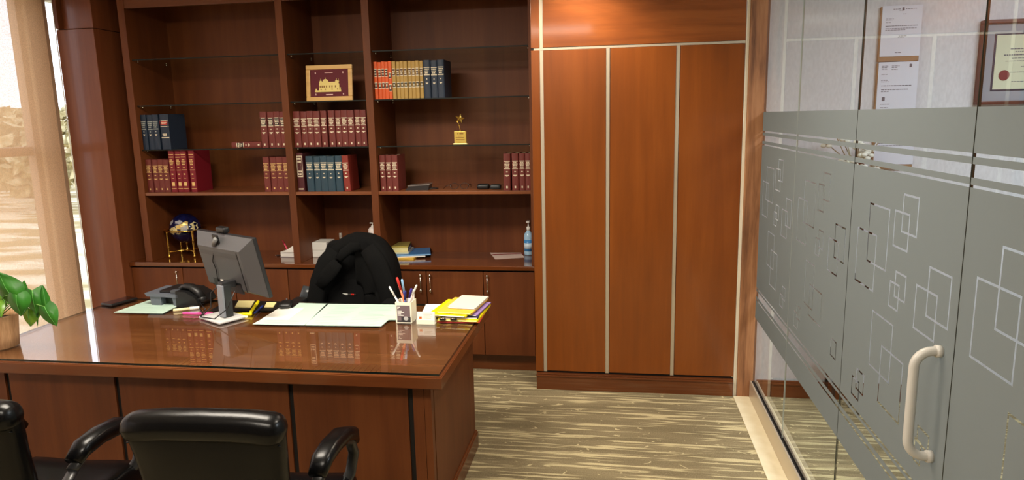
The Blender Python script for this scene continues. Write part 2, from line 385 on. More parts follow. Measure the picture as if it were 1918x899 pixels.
# stone threshold under the glass, rustic post, cream filler, skirting
struct(mesh_at('trim_4', MB().box((0.728, -1.9, 0.0), (0.822, 4.245, 0.004), noisy('cream_stone', (222, 211, 178), (232, 223, 194), 12, rough=0.35)), (0.775, 1.2, 0)))
struct(mesh_at('trim_5', MB().box((0.868, -1.9, 0.0), (0.93, 4.27, 0.004), MATS['cream_stone']), (0.9, 1.2, 0)))
struct(mesh_at('trim_6', MB().box((0.748, 4.245, 0.0), (0.842, 4.34, 2.75), WPOST, 0.003), (0.795, 4.29, 0)))
struct(mesh_at('trim_7', MB().box((0.729, 4.262, 0.0), (0.747, 4.33, 2.75), CREAM), (0.738, 4.3, 0)))
b = MB(); BASEM = WH
b.box((0.87, 4.262, 0.0), (4.1, 4.28, 0.078), BASEM, 0.002).box((0.87, 4.255, 0.078), (4.1, 4.28, 0.094), BASEM, 0.004).box((0.87, 4.266, 0.094), (4.1, 4.28, 0.106), BASEM, 0.003)
struct(mesh_at('baseboard_corridor', b, (2.5, 4.27, 0)))
struct(mesh_at('baseboard_left', MB().box((-3.86, -1.9, 0.0), (-3.845, 4.366, 0.1), WY, 0.003), (-3.85, 1, 0)))
struct(mesh_at('baseboard_front', MB().box((-3.86, -1.9, 0.0), (0.72, -1.885, 0.1), WH, 0.003), (-1.5, -1.89, 0)))

# ================================================================== GLASS WALL
FX = 0.8392           # film sits on the room side of the glass
Z_TOP, Z_BOT = 1.752, 0.517
BANDS = [(1.635, 1.644), (1.586, 1.618), (1.562, 1.569), (0.700, 0.708), (0.654, 0.688), (0.629, 0.637)]
def film(y0, y1, rects):
    """film with clear bands and clear rectangle outlines cut out"""
    T = 0.0062
    cut = [(y0 - 1, y1 + 1, a, c) for a, c in BANDS]
    for (a, c, d, e) in rects:
        ya, yb, za, zb = min(a, c), max(a, c), min(d, e), max(d, e)
        cut += [(ya, yb, za, za + T), (ya, yb, zb - T, zb), (ya, ya + T, za, zb), (yb - T, yb, za, zb)]
    ys = sorted({y0, y1} | {v for r in cut for v in r[:2] if y0 < v < y1}); zs = sorted({Z_BOT, Z_TOP} | {v for r in cut for v in r[2:] if Z_BOT < v < Z_TOP})
    b = MB()
    for j in range(len(zs) - 1):
        zc = (zs[j] + zs[j + 1]) / 2; run = None
        for i in range(len(ys) - 1):
            yc = (ys[i] + ys[i + 1]) / 2
            keep = not any(a < yc < c and d < zc < e for a, c, d, e in cut)
            if keep: run = [run[0] if run else ys[i], ys[i + 1]]
            if run and (not keep or i == len(ys) - 2):
                b.add([(FX, run[0], zs[j]), (FX, run[1], zs[j]), (FX, run[1], zs[j + 1]), (FX, run[0], zs[j + 1])], [(0, 3, 2, 1)], FROST); run = None
    return b
RECTS = [[(3.805, 3.697, 1.509, 1.393), (3.869, 3.746, 1.457, 1.339), (4.084, 3.907, 1.45, 1.257), (4.171, 4.024, 1.361, 1.16), (3.83, 3.751, 1.267, 1.184), (3.863, 3.794, 1.225, 1.148), (3.604, 3.493, 1.327, 1.184), (3.686, 3.562, 1.263, 1.121), (3.988, 3.821, 1.098, 0.904), (3.896, 3.737, 1.01, 0.809), (3.604, 3.532, 0.877, 0.806), (3.642, 3.569, 0.828, 0.76)],
         [(3.275, 3.096, 1.448, 1.251), (3.374, 3.207, 1.359, 1.155), (2.996, 2.897, 1.504, 1.389), (3.058, 2.971, 1.453, 1.337), (3.02, 2.948, 1.263, 1.184), (3.06, 2.995, 1.224, 1.147), (2.803, 2.676, 1.321, 1.184), (2.877, 2.75, 1.256, 1.119), (3.191, 3.051, 1.099, 0.897), (3.111, 2.922, 1.006, 0.862), (3.308, 3.237, 0.857, 0.792), (3.351, 3.275, 0.819, 0.742), (2.773, 2.703, 0.871, 0.797)],
         [(2.182, 2.072, 1.506, 1.389), (2.238, 2.126, 1.451, 1.337), (2.45, 2.275, 1.446, 1.246), (2.552, 2.369, 1.348, 1.156), (2.199, 2.117, 1.269, 1.186), (2.237, 2.162, 1.231, 1.147), (1.977, 1.845, 1.331, 1.189), (2.05, 1.914, 1.264, 1.133), (2.363, 2.185, 1.1, 0.909), (2.267, 2.092, 1.011, 0.817), (2.47, 2.393, 0.858, 0.781), (2.511, 2.434, 0.816, 0.745), (1.967, 1.891, 0.878, 0.827), (1.979, 1.933, 0.837, 0.766)],
         [(1.634, 1.484, 1.451, 1.258), (1.729, 1.542, 1.36, 1.161), (1.548, 1.394, 1.101, 0.922), (1.356, 1.246, 1.506, 1.389), (1.412, 1.3, 1.451, 1.337), (1.373, 1.291, 1.269, 1.186), (1.411, 1.336, 1.231, 1.147), (1.151, 1.019, 1.331, 1.189), (1.224, 1.088, 1.264, 1.133), (1.441, 1.266, 1.011, 0.817), (1.644, 1.567, 0.858, 0.781), (1.685, 1.608, 0.816, 0.745), (1.141, 1.065, 0.878, 0.827), (1.153, 1.107, 0.837, 0.766)],
         [(0.522, 0.412, 1.506, 1.389), (0.578, 0.466, 1.451, 1.337), (0.79, 0.615, 1.446, 1.246), (0.892, 0.709, 1.348, 1.156), (0.539, 0.457, 1.269, 1.186), (0.577, 0.502, 1.231, 1.147), (0.317, 0.185, 1.331, 1.189), (0.39, 0.254, 1.264, 1.133), (0.703, 0.525, 1.1, 0.909), (0.607, 0.432, 1.011, 0.817), (0.81, 0.733, 0.858, 0.781), (0.851, 0.774, 0.816, 0.745), (0.307, 0.231, 0.878, 0.827), (0.319, 0.273, 0.837, 0.766)]]
SEAMS = [(4.245, 3.461), (3.459, 2.631), (2.6285, 1.802), (1.7995, 0.970), (0.968, 0.14)]
PLAB = ['clear-topped frosted glass panel beside the rustic wooden post', 'frosted glass panel between the post-side panel and the door', None,
        'frosted glass panel on the far side of the door handle, cut by the picture edge', 'frosted glass panel nearest to the camera side of the wall']
def glass_pane(b, y0, y1, z0=0.11, z1=2.75):
    b.box((0.840, y0, z0), (0.846, y1, z1), GLASS)
    b.box((0.8385, y0 - 0.0006, z0), (0.8464, y0 + 0.0006, z1), GEDGE3 if 3.3 < y0 < 3.6 else GEDGE2)
    return b
for i, (ya, yb) in enumerate(SEAMS):
    y0, y1 = min(ya, yb), max(ya, yb)
    if i == 2:
        t = struct(thing('door_1', 'frosted glass door with a curved white pull handle', 'door', (GX, (y0 + y1) / 2, 0.11)))
    else:
        t = thing('glass_partition', PLAB[i], 'glass panel', (GX, (y0 + y1) / 2, 0.11), group='fixed panels of the glass wall')
    glass_pane(MB(), y0, y1).build('pane', t, world=True)
    film(y0 + 0.0004, y1 - 0.0004, RECTS[i] if i < len(RECTS) else []).build('frosted_film', t, world=True)
    if i == 2:
        hb = MB(); zt, zb = 1.127, 0.832; yh = 1.866; xo = 0.775
        pts = [(0.838, yh, zt)] + [(xo + 0.045 - 0.045 * math.sin(k * PI / 12), yh, zt - 0.045 + 0.045 * math.cos(k * PI / 12)) for k in range(7)] + [(xo + 0.045 - 0.045 * math.cos(k * PI / 12), yh, zb + 0.045 - 0.045 * math.sin(k * PI / 12)) for k in range(7)] + [(0.838, yh, zb)]
        h = hb.sweep(pts, 0.0125, 0.0125, mat('white_handle', (196, 193, 186), 0.35), up=(0, 1, 0), seg=14).build('handle', t, world=True)
        for z in (zt, zb): MB().cyl((0.8385, yh, z), (0.824, yh, z), 0.0165, MATS['white_handle'], 16).build('handle_collar', h, world=True)
tr = thing('floor_track', 'silver metal floor channel holding the foot of the glass wall', 'floor track', (GX, 1.2, 0.004))
MB().box((0.822, -1.9, 0.004), (0.832, 4.24, 0.112), ALU, 0.0015).box((0.858, -1.9, 0.004), (0.868, 4.24, 0.112), ALU, 0.0015).box((0.832, -1.9, 0.004), (0.858, 4.24, 0.014), ALU).build('channel', tr, world=True)
MB().box((0.8325, -1.9, 0.09), (0.8398, 4.24, 0.109), BLACKP).box((0.8502, -1.9, 0.09), (0.8575, 4.24, 0.109), BLACKP).build('rubber_seal', tr, world=True)

# papers and diploma on the far white wall
TANW = mat('tan_plaque_edge', (150, 118, 84), 0.6)
def bars(b, x0, x1, z, y, h, n=1, m=INK, gap=0.0, rag=0.0):
    """a line of small print as word-length dashes"""
    x = x0
    while x < x1 - 0.004:
        w = random.uniform(0.006, 0.018); w = min(w, x1 - x)
        b.box((x, y - 0.0006, z - h / 2), (x + w, y, z + h / 2), m); x += w + 0.003
def letter(x0, x1, z0, z1, label, lines, crest):
    y = 4.262
    t = thing('letter_plaque', label, 'letter', ((x0 + x1) / 2, 4.28, z0), group='letters mounted on the far white wall')
    MB().box((x0 - 0.006, y, z0 - 0.028), (x1, 4.28, z1 - 0.004), TANW, 0.002).build('backing', t, world=True)
    MB().box((x0, y - 0.004, z0), (x1, y, z1), mat('letter_sheet', (214, 216, 230), 0.6)).build('sheet', t, world=True)
    b = MB(); yy = y - 0.0041; w = x1 - x0; h = z1 - z0
    for (fx0, fx1, fz, th) in lines: bars(b, x0 + fx0 * w, x0 + fx1 * w, z0 + fz * h, yy, th)
    for (fx, fz, r) in crest: b.prism([(x0 + fx * w + r * math.cos(k * PI / 4) * (1 if k % 2 else .6), z0 + fz * h + r * math.sin(k * PI / 4)) for k in range(8)], -yy, -yy + 0.0006, INK, M=RX(PI / 2))
    b.build('print', t, world=True)
letter(1.453, 1.660, 2.043, 2.315, 'typed letter crested at top centre, highest of three behind the glass',
       [(.27, .47, .93, .003), (.58, .85, .93, .003), (.42, .55, .90, .002), (.52, .62, .83, .002), (.1, .32, .745, .002), (.1, .28, .72, .002), (.1, .25, .67, .002), (.1, .9, .60, .0035), (.1, .88, .55, .003), (.1, .6, .52, .003), (.45, .66, .40, .003), (.43, .6, .37, .002), (.38, .55, .07, .003)], [(.52, .93, .009)])
letter(1.453, 1.662, 1.742, 2.012, 'typed letter with a dark crest in its corner, middle of three behind the glass',
       [(.08, .25, .92, .003), (.08, .22, .89, .003), (.08, .25, .86, .003), (.33, .52, .92, .003), (.33, .50, .89, .003), (.33, .48, .85, .003), (.08, .24, .75, .002), (.08, .25, .63, .003), (.08, .3, .60, .003), (.1, .85, .52, .004), (.1, .8, .44, .004), (.1, .3, .40, .003), (.1, .35, .14, .003), (.1, .3, .07, .003), (.1, .3, .03, .003)], [(.80, .92, .010), (.17, .25, .012)])
letter(1.460, 1.670, 1.440, 1.708, 'typed letter lowest of three on the wall, mostly veiled by the frosted film',
       [(.08, .3, .9, .003), (.08, .26, .82, .003), (.5, .8, .88, .003), (.08, .3, .6, .003), (.08, .85, .5, .003), (.08, .85, .45, .003), (.08, .7, .4, .003)], [])
t = thing('framed_diploma', 'brown-framed diploma with grey mount and dark red seal behind the glass', 'diploma', (2.23, 4.28, 1.765))
MAH = mat('mahogany_frame', (84, 42, 30), 0.35)
b = MB(); X0, X1, Z0, Z1 = 1.968, 2.49, 1.765, 2.218
b.box((X0, 4.235, Z0), (X1, 4.28, Z0 + .02), MAH, .004).box((X0, 4.235, Z1 - .02), (X1, 4.28, Z1), MAH, .004).box((X0, 4.235, Z0 + .02), (X0 + .02, 4.28, Z1 - .02), MAH, .004).box((X1 - .02, 4.235, Z0 + .02), (X1, 4.28, Z1 - .02), MAH, .004)
b.build('frame', t, world=True)
MB().box((X0 + .02, 4.258, Z0 + .02), (X1 - .02, 4.27, Z1 - .02), mat('grey_mount', (150, 152, 160), 0.8)).build('mount', t, world=True)
cx0, cx1, cz0, cz1 = 2.047, 2.412, 1.847, 2.137
b = MB(); NAVY = mat('navy_liner', (34, 36, 58), 0.5)
b.box((cx0 - .008, 4.254, cz0 - .008), (cx1 + .008, 4.258, cz1 + .008), NAVY); b.build('liner', t, world=True)
c_ = MB().box((cx0, 4.2525, cz0), (cx1, 4.254, cz1), mat('parchment', (206, 208, 182), 0.7)).build('certificate', t, world=True)
b = MB(); yy = 4.2524; cw = (cx0 + cx1) / 2
b.prism([(cw + .016 * math.cos(k * PI / 5) * (1 if k % 2 else .7), cz1 - .04 + .016 * math.sin(k * PI / 5)) for k in range(10)], -yy, -yy + .0006, INK, M=RX(PI / 2))
for z, hw, th in ((.075, .11, .006), (.09, .085, .004), (.107, .14, .006), (.125, .10, .003), (.14, .13, .003), (.17, .05, .003), (.20, .12, .003), (.25, .09, .003)): bars(b, cw - hw, cw + hw, cz1 - z, yy, th)
b.build('print', c_, world=True)
MB().prism([(cx0 + .052 + .028 * math.cos(k * PI / 14) * (1 if k % 2 else .94), cz0 + .075 + .028 * math.sin(k * PI / 14)) for k in range(28)], -4.2522, -4.2500, mat('seal_red', (112, 26, 30), 0.5), M=RX(PI / 2)).build('seal', c_, world=True)
# tall dark stand with white blossoms, half seen through the film
t = thing('flower_stand', 'tall dark plant stand with white blossoms behind the frosted glass', 'flower stand', (1.315, 4.08, 0.0))
b = MB()
for x in (-.07, .07):
    for y in (-.07, .07): b.box((x - .008, y - .008, 0), (x + .008, y + .008, 1.28), BLACKP)
for z in (.35, .8, 1.25): b.box((-.085, -.085, z), (.085, .085, z + .02), BLACKP)
b.build('stand', t)
MB().lathe([(.03, 1.272), (.05, 1.275), (.065, 1.33), (.05, 1.42), (.035, 1.46), (.042, 1.475)], mat('brown_vase', (92, 48, 34), 0.3)).build('vase', t)
b = MB(); c = MB()
for k in range(16):
    a = k * 2.4; r = .04 + .14 * ((k * 37) % 16) / 16; p = Vector((r * math.cos(a) * 1.1, r * math.sin(a) * .5, 1.53 + .10 * math.sin(k * 1.7)))
    b.tube([(0, 0, 1.44), (p.x * .5, p.y * .5, 1.50), tuple(p)], .003, mat('pale_stem', (150, 140, 116), .7), 5)
    for q in range(5):
        an = q * 2 * PI / 5 + k; c.ball(p + Vector((.018 * math.cos(an), .012 * math.sin(an), .015 * math.sin(an * 2))), .017, mat('white_petal', (232, 232, 222), .7), 8, 5, (1, .7, .7))
b.build('stems', t); c.build('blossoms', t)

# ================================================================== BOOKCASE
BL, BR, BB, CT = -3.43, -0.553, 5.00, 0.763
bc = thing('bookcase', 'tall built-in cherry bookcase with three bays of glass and wood shelves', 'bookcase', (-2.0, 4.76, CT))
def pt(name, b, parent, **k): return b.build(name, parent, world=True, **k)
pt('back_panel', MB().box((BL, BB - .012, CT), (BR, BB + .02, 2.75), WV), bc)
pt('side_panel', MB().box((BL, FACE, CT), (BL + .052, BB, 2.75), WV, .002), bc)
pt('side_panel', MB().box((BR - .012, FACE, CT), (BR + .012, BB, 2.75), WV, .002), bc)
for x in (-2.270, -1.668): pt('divider', MB().box((x, FACE, CT), (x + .05, BB, 2.75), WV, .002), bc)
BAYS = [(BL + .052, -2.270), (-2.220, -1.668), (-1.618, BR - .012)]
for k, (x0, x1) in enumerate(BAYS):
    pt('top_rail', MB().box((x0, FACE + .003, 2.55), (x1, FACE + .03, 2.75), WH, .002), bc)
    pt('wood_shelf', MB().box((x0, FACE + .004, 1.248), (x1, BB - .012, 1.270), WSHELF, .002), bc)
    for z in (2.208, 1.890, 1.578):
        sh_ = MB(); sh_.box((x0 + .003, FACE + .02, z - .008), (x1 - .003, BB - .016, z), SHGLASS); sh_.box((x0 + .003, FACE + .0192, z - .008), (x1 - .003, FACE + .0200, z), SHEDGE)
        pt('glass_shelf', sh_, bc)
        pb = MB()
        for y in (FACE + .07, BB - .08):
            pb.cyl((x0, y, z - .014), (x0 + .014, y, z - .014), .0055, CHROME, 8); pb.cyl((x1, y, z - .014), (x1 - .014, y, z - .014), .0055, CHROME, 8)
        o = pt('shelf_pins', pb, bc)

# ------------------------------------------------------------------ worktop and base cabinets
mesh_wt = MB().box((-3.545, 4.497, .733), (-.54, 5.0, CT), WCTR, .004)
tag(mesh_at('worktop', mesh_wt, (-2.04, 4.75, .733)), 'long glossy cherry worktop under the bookcase', 'worktop')
UNITS = [(-3.545, -3.136, 'R', 'base cabinet with one door at the window end, behind the desk phone'),
         (-3.136, -2.319, 'P', 'two-door base cabinet behind the monitor'),
         (-2.319, -1.701, 'P', 'two-door base cabinet behind the black office chair'),
         (-1.701, -.900, 'P', 'two-door base cabinet with paired pulls, behind the pen cup and yellow folders'),
         (-.900, -.546, 'L', 'single-door base cabinet against the tall wardrobe')]
def pull(b, x, z0, z1, y):
    for z in (z0, z1):
        b.cyl((x, y, z), (x, y - .024, z), .004, CHROME, 8); b.lathe([(.0035, -.012), (.0075, -.008), (.0085, 0), (.0075, .008), (.0035, .012)], CHROME, (x, y - .025, z), 10)
    b.cyl((x, y - .025, z0), (x, y - .025, z1), .0042, CHROME, 8)
    return b
for x0, x1, kind, lab in UNITS:
    t = thing('base_cabinet', lab, 'cabinet', ((x0 + x1) / 2, 4.76, 0), group='base cabinets under the worktop')
    pt('body', MB().box((x0 + .001, 4.535, .125), (x1 - .001, 5.0, .728), WV), t)
    pt('toe_kick', MB().box((x0, 4.578, 0), (x1, 4.60, .125), WH), t)
    pt('top_gap', MB().box((x0, 4.5345, .718), (x1, 4.54, .733), GAP), t)
    doors = [(x0, x1, kind)] if kind != 'P' else [(x0, (x0 + x1) / 2, 'R'), ((x0 + x1) / 2, x1, 'L')]
    for a, c, hk in doors:
        d = pt('door', MB().box((a + .0025, 4.515, .128), (c - .0025, 4.534, .719), WV, .002), t)
        pt('handle', pull(MB(), (c - .035) if hk == 'R' else (a + .032), .585, .692, 4.515), d)

# ------------------------------------------------------------------ tall wardrobe
wd = thing('wardrobe', 'tall cherry wardrobe with three panels divided by pale metal strips', 'wardrobe', (.106, 4.6, 0))
WF = 4.262
WVB = wood('cherry_wardrobe', (118, 60, 17), (130, 67, 19), (139, 74, 23), axis='z', rough=0.3, coat=0.3)
WHB = wood('cherry_header', (116, 58, 20), (130, 68, 24), (146, 80, 32), axis='x', rough=0.3, coat=0.3, scale=1.3, dist=3.2)
pt('carcass', MB().box((-.514, WF + .02, 0.0), (.728, 5.02, 2.75), WVB), wd)
pt('front_stile', MB().box((-.516, WF, .118), (-.4645, WF + .02, 2.145), WVB, .002).box((-.516, WF, 2.158), (-.4645, WF + .02, 2.75), WVB, .002), wd)
for a, c in ((-.4425, -.0675), (-.0425, .3395), (.3645, .7270)): pt('door_panel', MB().box((a, WF, .125), (c, WF + .02, 2.143), WVB, .0015), wd)
pt('header_panel', MB().box((-.4425, WF, 2.160), (.7270, WF + .02, 2.75), WHB, .0015), wd)
for x, zt in ((-.464, 2.75), (-.067, 2.146), (.340, 2.146)): pt('metal_strip', MB().box((x, WF + .004, .118), (x + .021, WF + .02, zt), ALU), wd)
pt('metal_strip', MB().box((-.4995, WF + .003, 2.1445), (.7275, WF + .02, 2.1585), ALU), wd)
pt('metal_strip', MB().box((.7165, WF + .005, .118), (.7285, WF + .02, 2.75), CREAM), wd)
pt('black_notch', MB().box((-.515, WF + .002, 2.1465), (-.4995, WF + .018, 2.1575), GAP), wd)
pt('base_gap', MB().box((-.508, WF + .012, .108), (.727, WF + .02, .126), GAP), wd)
b = MB(); b.box((-.510, 4.248, 0), (.724, WF + .018, .086), WCTR, .002).box((-.513, 4.243, .086), (.726, WF + .018, .099), WCTR, .004).box((-.508, 4.251, .099), (.724, WF + .018, .109), WH, .003)
pt('base_moulding', b, wd)

# ================================================================== BOOKS
PG = mat('page_edges', (206, 192, 160), 0.8)
def cv(n, c, r=0.5): return mat(n, c, r, spec=0.4)
MAR = cv('maroon_cloth', (112, 48, 42)); RED = cv('crimson_cloth', (122, 20, 34)); NVY = cv('navy_cloth', (34, 48, 66)); TEAL = cv('teal_cloth', (46, 70, 84)); OXB = cv('oxblood_cloth', (78, 32, 36))
ORG = cv('orange_cloth', (226, 96, 42)); TAN = cv('buckram_tan', (186, 150, 78)); NV2 = cv('slate_navy', (42, 54, 72)); RBR = cv('russet_cloth', (136, 48, 38))
LG = mat('gold_lettering', (224, 190, 120), 0.35, 0.3); LC = mat('cream_lettering', (226, 214, 186), 0.5); LB = mat('black_label', (16, 16, 18), 0.5); LR = mat('red_label', (196, 50, 30), 0.5); LD = mat('dark_red_label', (70, 24, 26), 0.5); LP = mat('pale_lettering', (170, 178, 170), 0.5)
# spine marks: (z0, z1, width fraction, material) as fractions of the height; 'T' rows are broken into small letters
def rows(zs, m, wf=.86): return [(a, c, wf, m) for a, c in zs]
def title(z0, z1, n, m, wf=.74):
    h = (z1 - z0) / n
    return [(z0 + i * h + h * .15, z0 + i * h + h * .8, wf * (.7 + .3 * ((i * 7) % 3) / 2), m, 'T') for i in range(n)]
P_GOLD = rows([(.80, .815), (.60, .612)], LG) + title(.625, .79, 4, LG) + [(.50, .53, .28, LG), (.40, .415, .6, LG), (.385, .40, .25, LG), (.07, .12, .22, LG)]
P_CREAM = rows([(.78, .80), (.58, .60)], LC) + title(.61, .775, 4, LC) + [(.49, .52, .25, LC), (.40, .42, .6, LC), (.38, .40, .25, LC), (.06, .12, .22, LC)]
P_REDT = rows([(.90, .915), (.84, .855), (.53, .543), (.075, .09)], LG) + title(.65, .80, 4, LG) + [(.59, .605, .3, LG), (.42, .45, .3, LG), (.33, .34, .4, LG), (.15, .24, .5, LG)]
P_LABEL = [(.60, .83, .96, LB)] + rows([(.81, .835), (.595, .615)], LC, .98) + title(.64, .79, 3, LC) + [(.50, .53, .22, LC), (.41, .435, .5, LC), (.385, .41, .2, LC), (.06, .12, .22, LC)]
P_NAVY = rows([(.79, .81), (.575, .60)], LP) + title(.62, .78, 3, LP) + [(.50, .525, .2, LP), (.42, .44, .4, LC), (.395, .42, .2, LC)]
P_REDL = [(.70, .80, .98, LR), (.81, .825, .98, LC), (.645, .66, .98, LC)] + title(.72, .78, 2, LC) + [(.32, .345, .9, LC)] + title(.37, .46, 2, LC, .6)
P_SLATE = rows([(.80, .82), (.60, .63)], LC) + title(.64, .79, 3, LC) + [(.49, .52, .15, LC), (.39, .41, .38, LC), (.37, .39, .2, LC)]
P_ORG = [(.62, .79, 1, LB), (.31, .43, 1, LB)] + rows([(.79, .815), (.60, .62), (.43, .45), (.285, .31)], LC, 1) + title(.64, .77, 2, LC) + title(.325, .42, 1, LC, .6)
P_ORG2 = [(.56, .68, 1, LB), (.22, .37, 1, LB)] + rows([(.68, .70), (.545, .56), (.37, .39), (.20, .22)], LC, 1) + title(.58, .66, 1, LC) + title(.24, .35, 1, LC, .6)
P_TAN = [(.63, .79, 1, LD), (.32, .43, 1, LB)] + rows([(.79, .815), (.605, .63), (.43, .455), (.295, .32)], LC, 1) + title(.65, .77, 2, LC) + title(.335, .42, 1, LC, .6)
P_WLAB = [(.38, .93, .82, LC), (.40, .91, .70, OXB)] + title(.74, .89, 2, LC) + title(.42, .56, 2, LC) + [(.60, .68, .4, LD), (.05, .08, .7, LC)]
BOOKC = {}
def book_meshes(kind, w, h, d, cov, marks):
    key = (kind, round(w, 4), round(h, 4), round(d, 3))
    if key in BOOKC: return BOOKC[key]
    b = MB(); t = .003; n = 6; bulge = min(.006, w * .14)
    sp = [(w / 2 - (w / 2) * math.cos(PI * i / n), -bulge * math.sin(PI * i / n) + bulge) for i in range(n + 1)]
    prof = sp + [(w, d), (w - t, d), (w - t, .009)] + [(t, .009), (t, d), (0, d)]
    vs0 = [(x, y, 0.0) for x, y in prof]; k = len(prof)
    b.prism(sp + [(w, .009), (0, .009)], 0, h, cov); b.box((0, .009, 0), (t, d, h), cov); b.box((w - t, .009, 0), (w, d, h), cov)
    p = MB().box((t, .009, .004), (w - t, d - .006, h - .004), PG)
    g = MB()
    for mk in marks:
        z0, z1, wf, m = mk[0] * h, mk[1] * h, mk[2], mk[3]; lift = .0004 + .00007 * marks.index(mk)
        hw = w * wf / 2
        tgt = b if (len(mk) == 4 and wf >= .82) else g
        def strip(a, c):
            nn = 4; q = []
            for i in range(nn + 1):
                x = a + (c - a) * i / nn; s_ = max(-1, min(1, (x - w / 2) / (w / 2))); y = bulge - bulge * math.sqrt(max(0, 1 - s_ * s_)) - lift
                q += [(x, y, z0), (x, y, z1)]
            tgt.add(q, [(2 * i, 2 * i + 2, 2 * i + 3, 2 * i + 1) for i in range(nn)], m)
        if len(mk) > 4:
            x = w / 2 - hw; kk = 0
            while x < w / 2 + hw - .002:
                lw = min(.0035 + .0025 * ((kk * 5 + int(z0 * 997)) % 3), w / 2 + hw - x); strip(x, x + lw); x += lw + .0015; kk += 1
        else: strip(w / 2 - hw, w / 2 + hw)
    BOOKC[key] = (b.mesh('book'), p.mesh('pages'), g.mesh('spine_print'))
    return BOOKC[key]
def book(kind, x, z, w, h, cov, marks, label, group, d=.175, y=4.565, rot=None):
    mc, mp, mg = book_meshes(kind, w, h, d, cov, marks)
    o = bpy.data.objects.new('book', mc); COL.objects.link(o); o.location = (x, y, z)
    if rot: o.rotation_euler = rot
    tag(o, label, 'book', group)
    for nm, me in (('pages', mp), ('spine_print', mg)):
        c = bpy.data.objects.new(nm, me); COL.objects.link(c); c.parent = o
    return o
ORD = ['first', 'second', 'third', 'fourth', 'fifth', 'sixth', 'seventh', 'eighth', 'ninth', 'tenth', 'eleventh']
ZS, ZG, ZU = 1.2705, 1.5785, 1.8905
def row(kind, xs, z, h, cov, marks, lab, group, d=.175):
    n = len(xs) - 1
    for i in range(n):
        w = xs[i + 1] - xs[i] - .0015
        book(kind, xs[i], z, w, h - .002 * ((i * 3) % 2), cov, marks, lab.format(ORD[i], ORD[n - 1 - i]), group, d, 4.565 + .004 * ((i * 5) % 3))
row('navy', [-3.377, -3.334, -3.289, -3.241], ZG, .247, NVY, P_NAVY, '{} navy book from the window end of the upper glass shelf', 'navy books on the glass shelf nearest the window')
book('navyred', -3.225, ZG, .066, .248, NVY, P_REDL, 'thick navy book with a red spine label, beside three slimmer navy books', 'navy books on the glass shelf nearest the window', .2, 4.562)
row('mar', [-3.377, -3.332, -3.286, -3.240, -3.195], ZS, .236, MAR, P_GOLD, '{} small maroon book from the window on the wood shelf', 'maroon books at the window end of the wood shelf')
row('red', [-3.190, -3.144, -3.098, -3.052], ZS, .297, RED, P_REDT, '{} tall crimson gilt book, counted from the small maroon ones', 'tall crimson books on the wood shelf', .2)
book('red', -3.030, ZS, .0445, .296, RED, P_REDT, 'crimson gilt book at the row end showing its whole front cover', 'tall crimson books on the wood shelf', .2, 4.560)
row('mlab', [-2.462, -2.412, -2.362, -2.316, -2.272], ZG, .249, MAR, P_LABEL, '{} maroon book with black and cream label, counted from the flat one', 'maroon black-labelled books')
book('mlab', -2.467, ZG, .043, .225, MAR, P_LABEL, 'maroon black-labelled book lying flat on the glass shelf', 'maroon black-labelled books', .16, 4.57, (0, -PI / 2, 0))
row('mar', [-2.468, -2.420, -2.370, -2.320, -2.272], ZS, .243, MAR, P_GOLD, '{} gilt maroon book in the group below the black-labelled ones', 'maroon books against the first divider')
row('marc', [-2.218, -2.166, -2.119, -2.072, -2.021, -1.975], ZG, .246, MAR, P_CREAM, '{} maroon book from the first divider in the long middle-bay row', 'long row of maroon books in the middle bay')
row('marc', [-1.962, -1.915, -1.870, -1.823, -1.775, -1.732, -1.690], ZG, .247, MAR, P_CREAM, '{} maroon book after the gap in the long middle-bay row', 'long row of maroon books in the middle bay')
book('oxb', -2.215, ZS, .050, .268, OXB, P_WLAB, 'dark oxblood book with a tall cream-lined label, beside the blue books', 'books on the middle wood shelf', .18, 4.56)
row('teal', [-2.148, -2.094, -2.044, -1.992, -1.938, -1.884], ZS, .245, TEAL, P_SLATE, '{} teal-blue book from the oxblood one on the middle wood shelf', 'teal-blue books on the middle wood shelf')
book('rus', -1.872, ZS, .046, .246, RBR, P_CREAM, 'russet book leaning against the teal-blue row', 'books on the middle wood shelf', .17, 4.558, (0, -.035, 0))
row('org', [-1.616, -1.592, -1.566, -1.541, -1.516], ZU, .246, ORG, P_ORG, '{} orange black-banded book from the second divider, top row', 'orange books on the top book shelf')
book('org2', -1.5145, ZU, .0225, .246, ORG, P_ORG2, 'orange book with lower bands, between the other orange and tan books', 'orange books on the top book shelf', .175, 4.56)
row('tan', [-1.491, -1.464, -1.437, -1.410, -1.383, -1.356, -1.329, -1.303, -1.277], ZU, .245, TAN, P_TAN, '{} tan banded book counted from the orange ones', 'tan books on the top book shelf')
row('slate', [-1.274, -1.227, -1.180, -1.133], ZU, .246, NV2, P_SLATE, '{} slate-navy book counted from the tan ones', 'slate-navy books on the top book shelf', .2)
row('mar3', [-1.612, -1.571, -1.528, -1.484], ZS, .245, MAR, P_CREAM, '{} maroon book from the second divider, beside the dark box', 'maroon books by the second divider', .18)
book('mar3', -.752, ZS, .048, .246, MAR, P_CREAM, 'maroon book next to the black case, first of the wardrobe-end group', 'maroon books at the wardrobe end', .175, 4.56, (0, .012, 0))
book('mar3', -.694, ZS, .045, .246, MAR, P_CREAM, 'second maroon book from the black case at the wardrobe end', 'maroon books at the wardrobe end', .175, 4.563)
book('mar3', -.645, ZS, .039, .246, MAR, P_CREAM, 'third maroon book from the black case at the wardrobe end', 'maroon books at the wardrobe end', .175, 4.567)
book('mar3', -.604, ZS, .0375, .246, MAR, P_CREAM, 'maroon book touching the bookcase end panel by the wardrobe', 'maroon books at the wardrobe end', .175, 4.565)

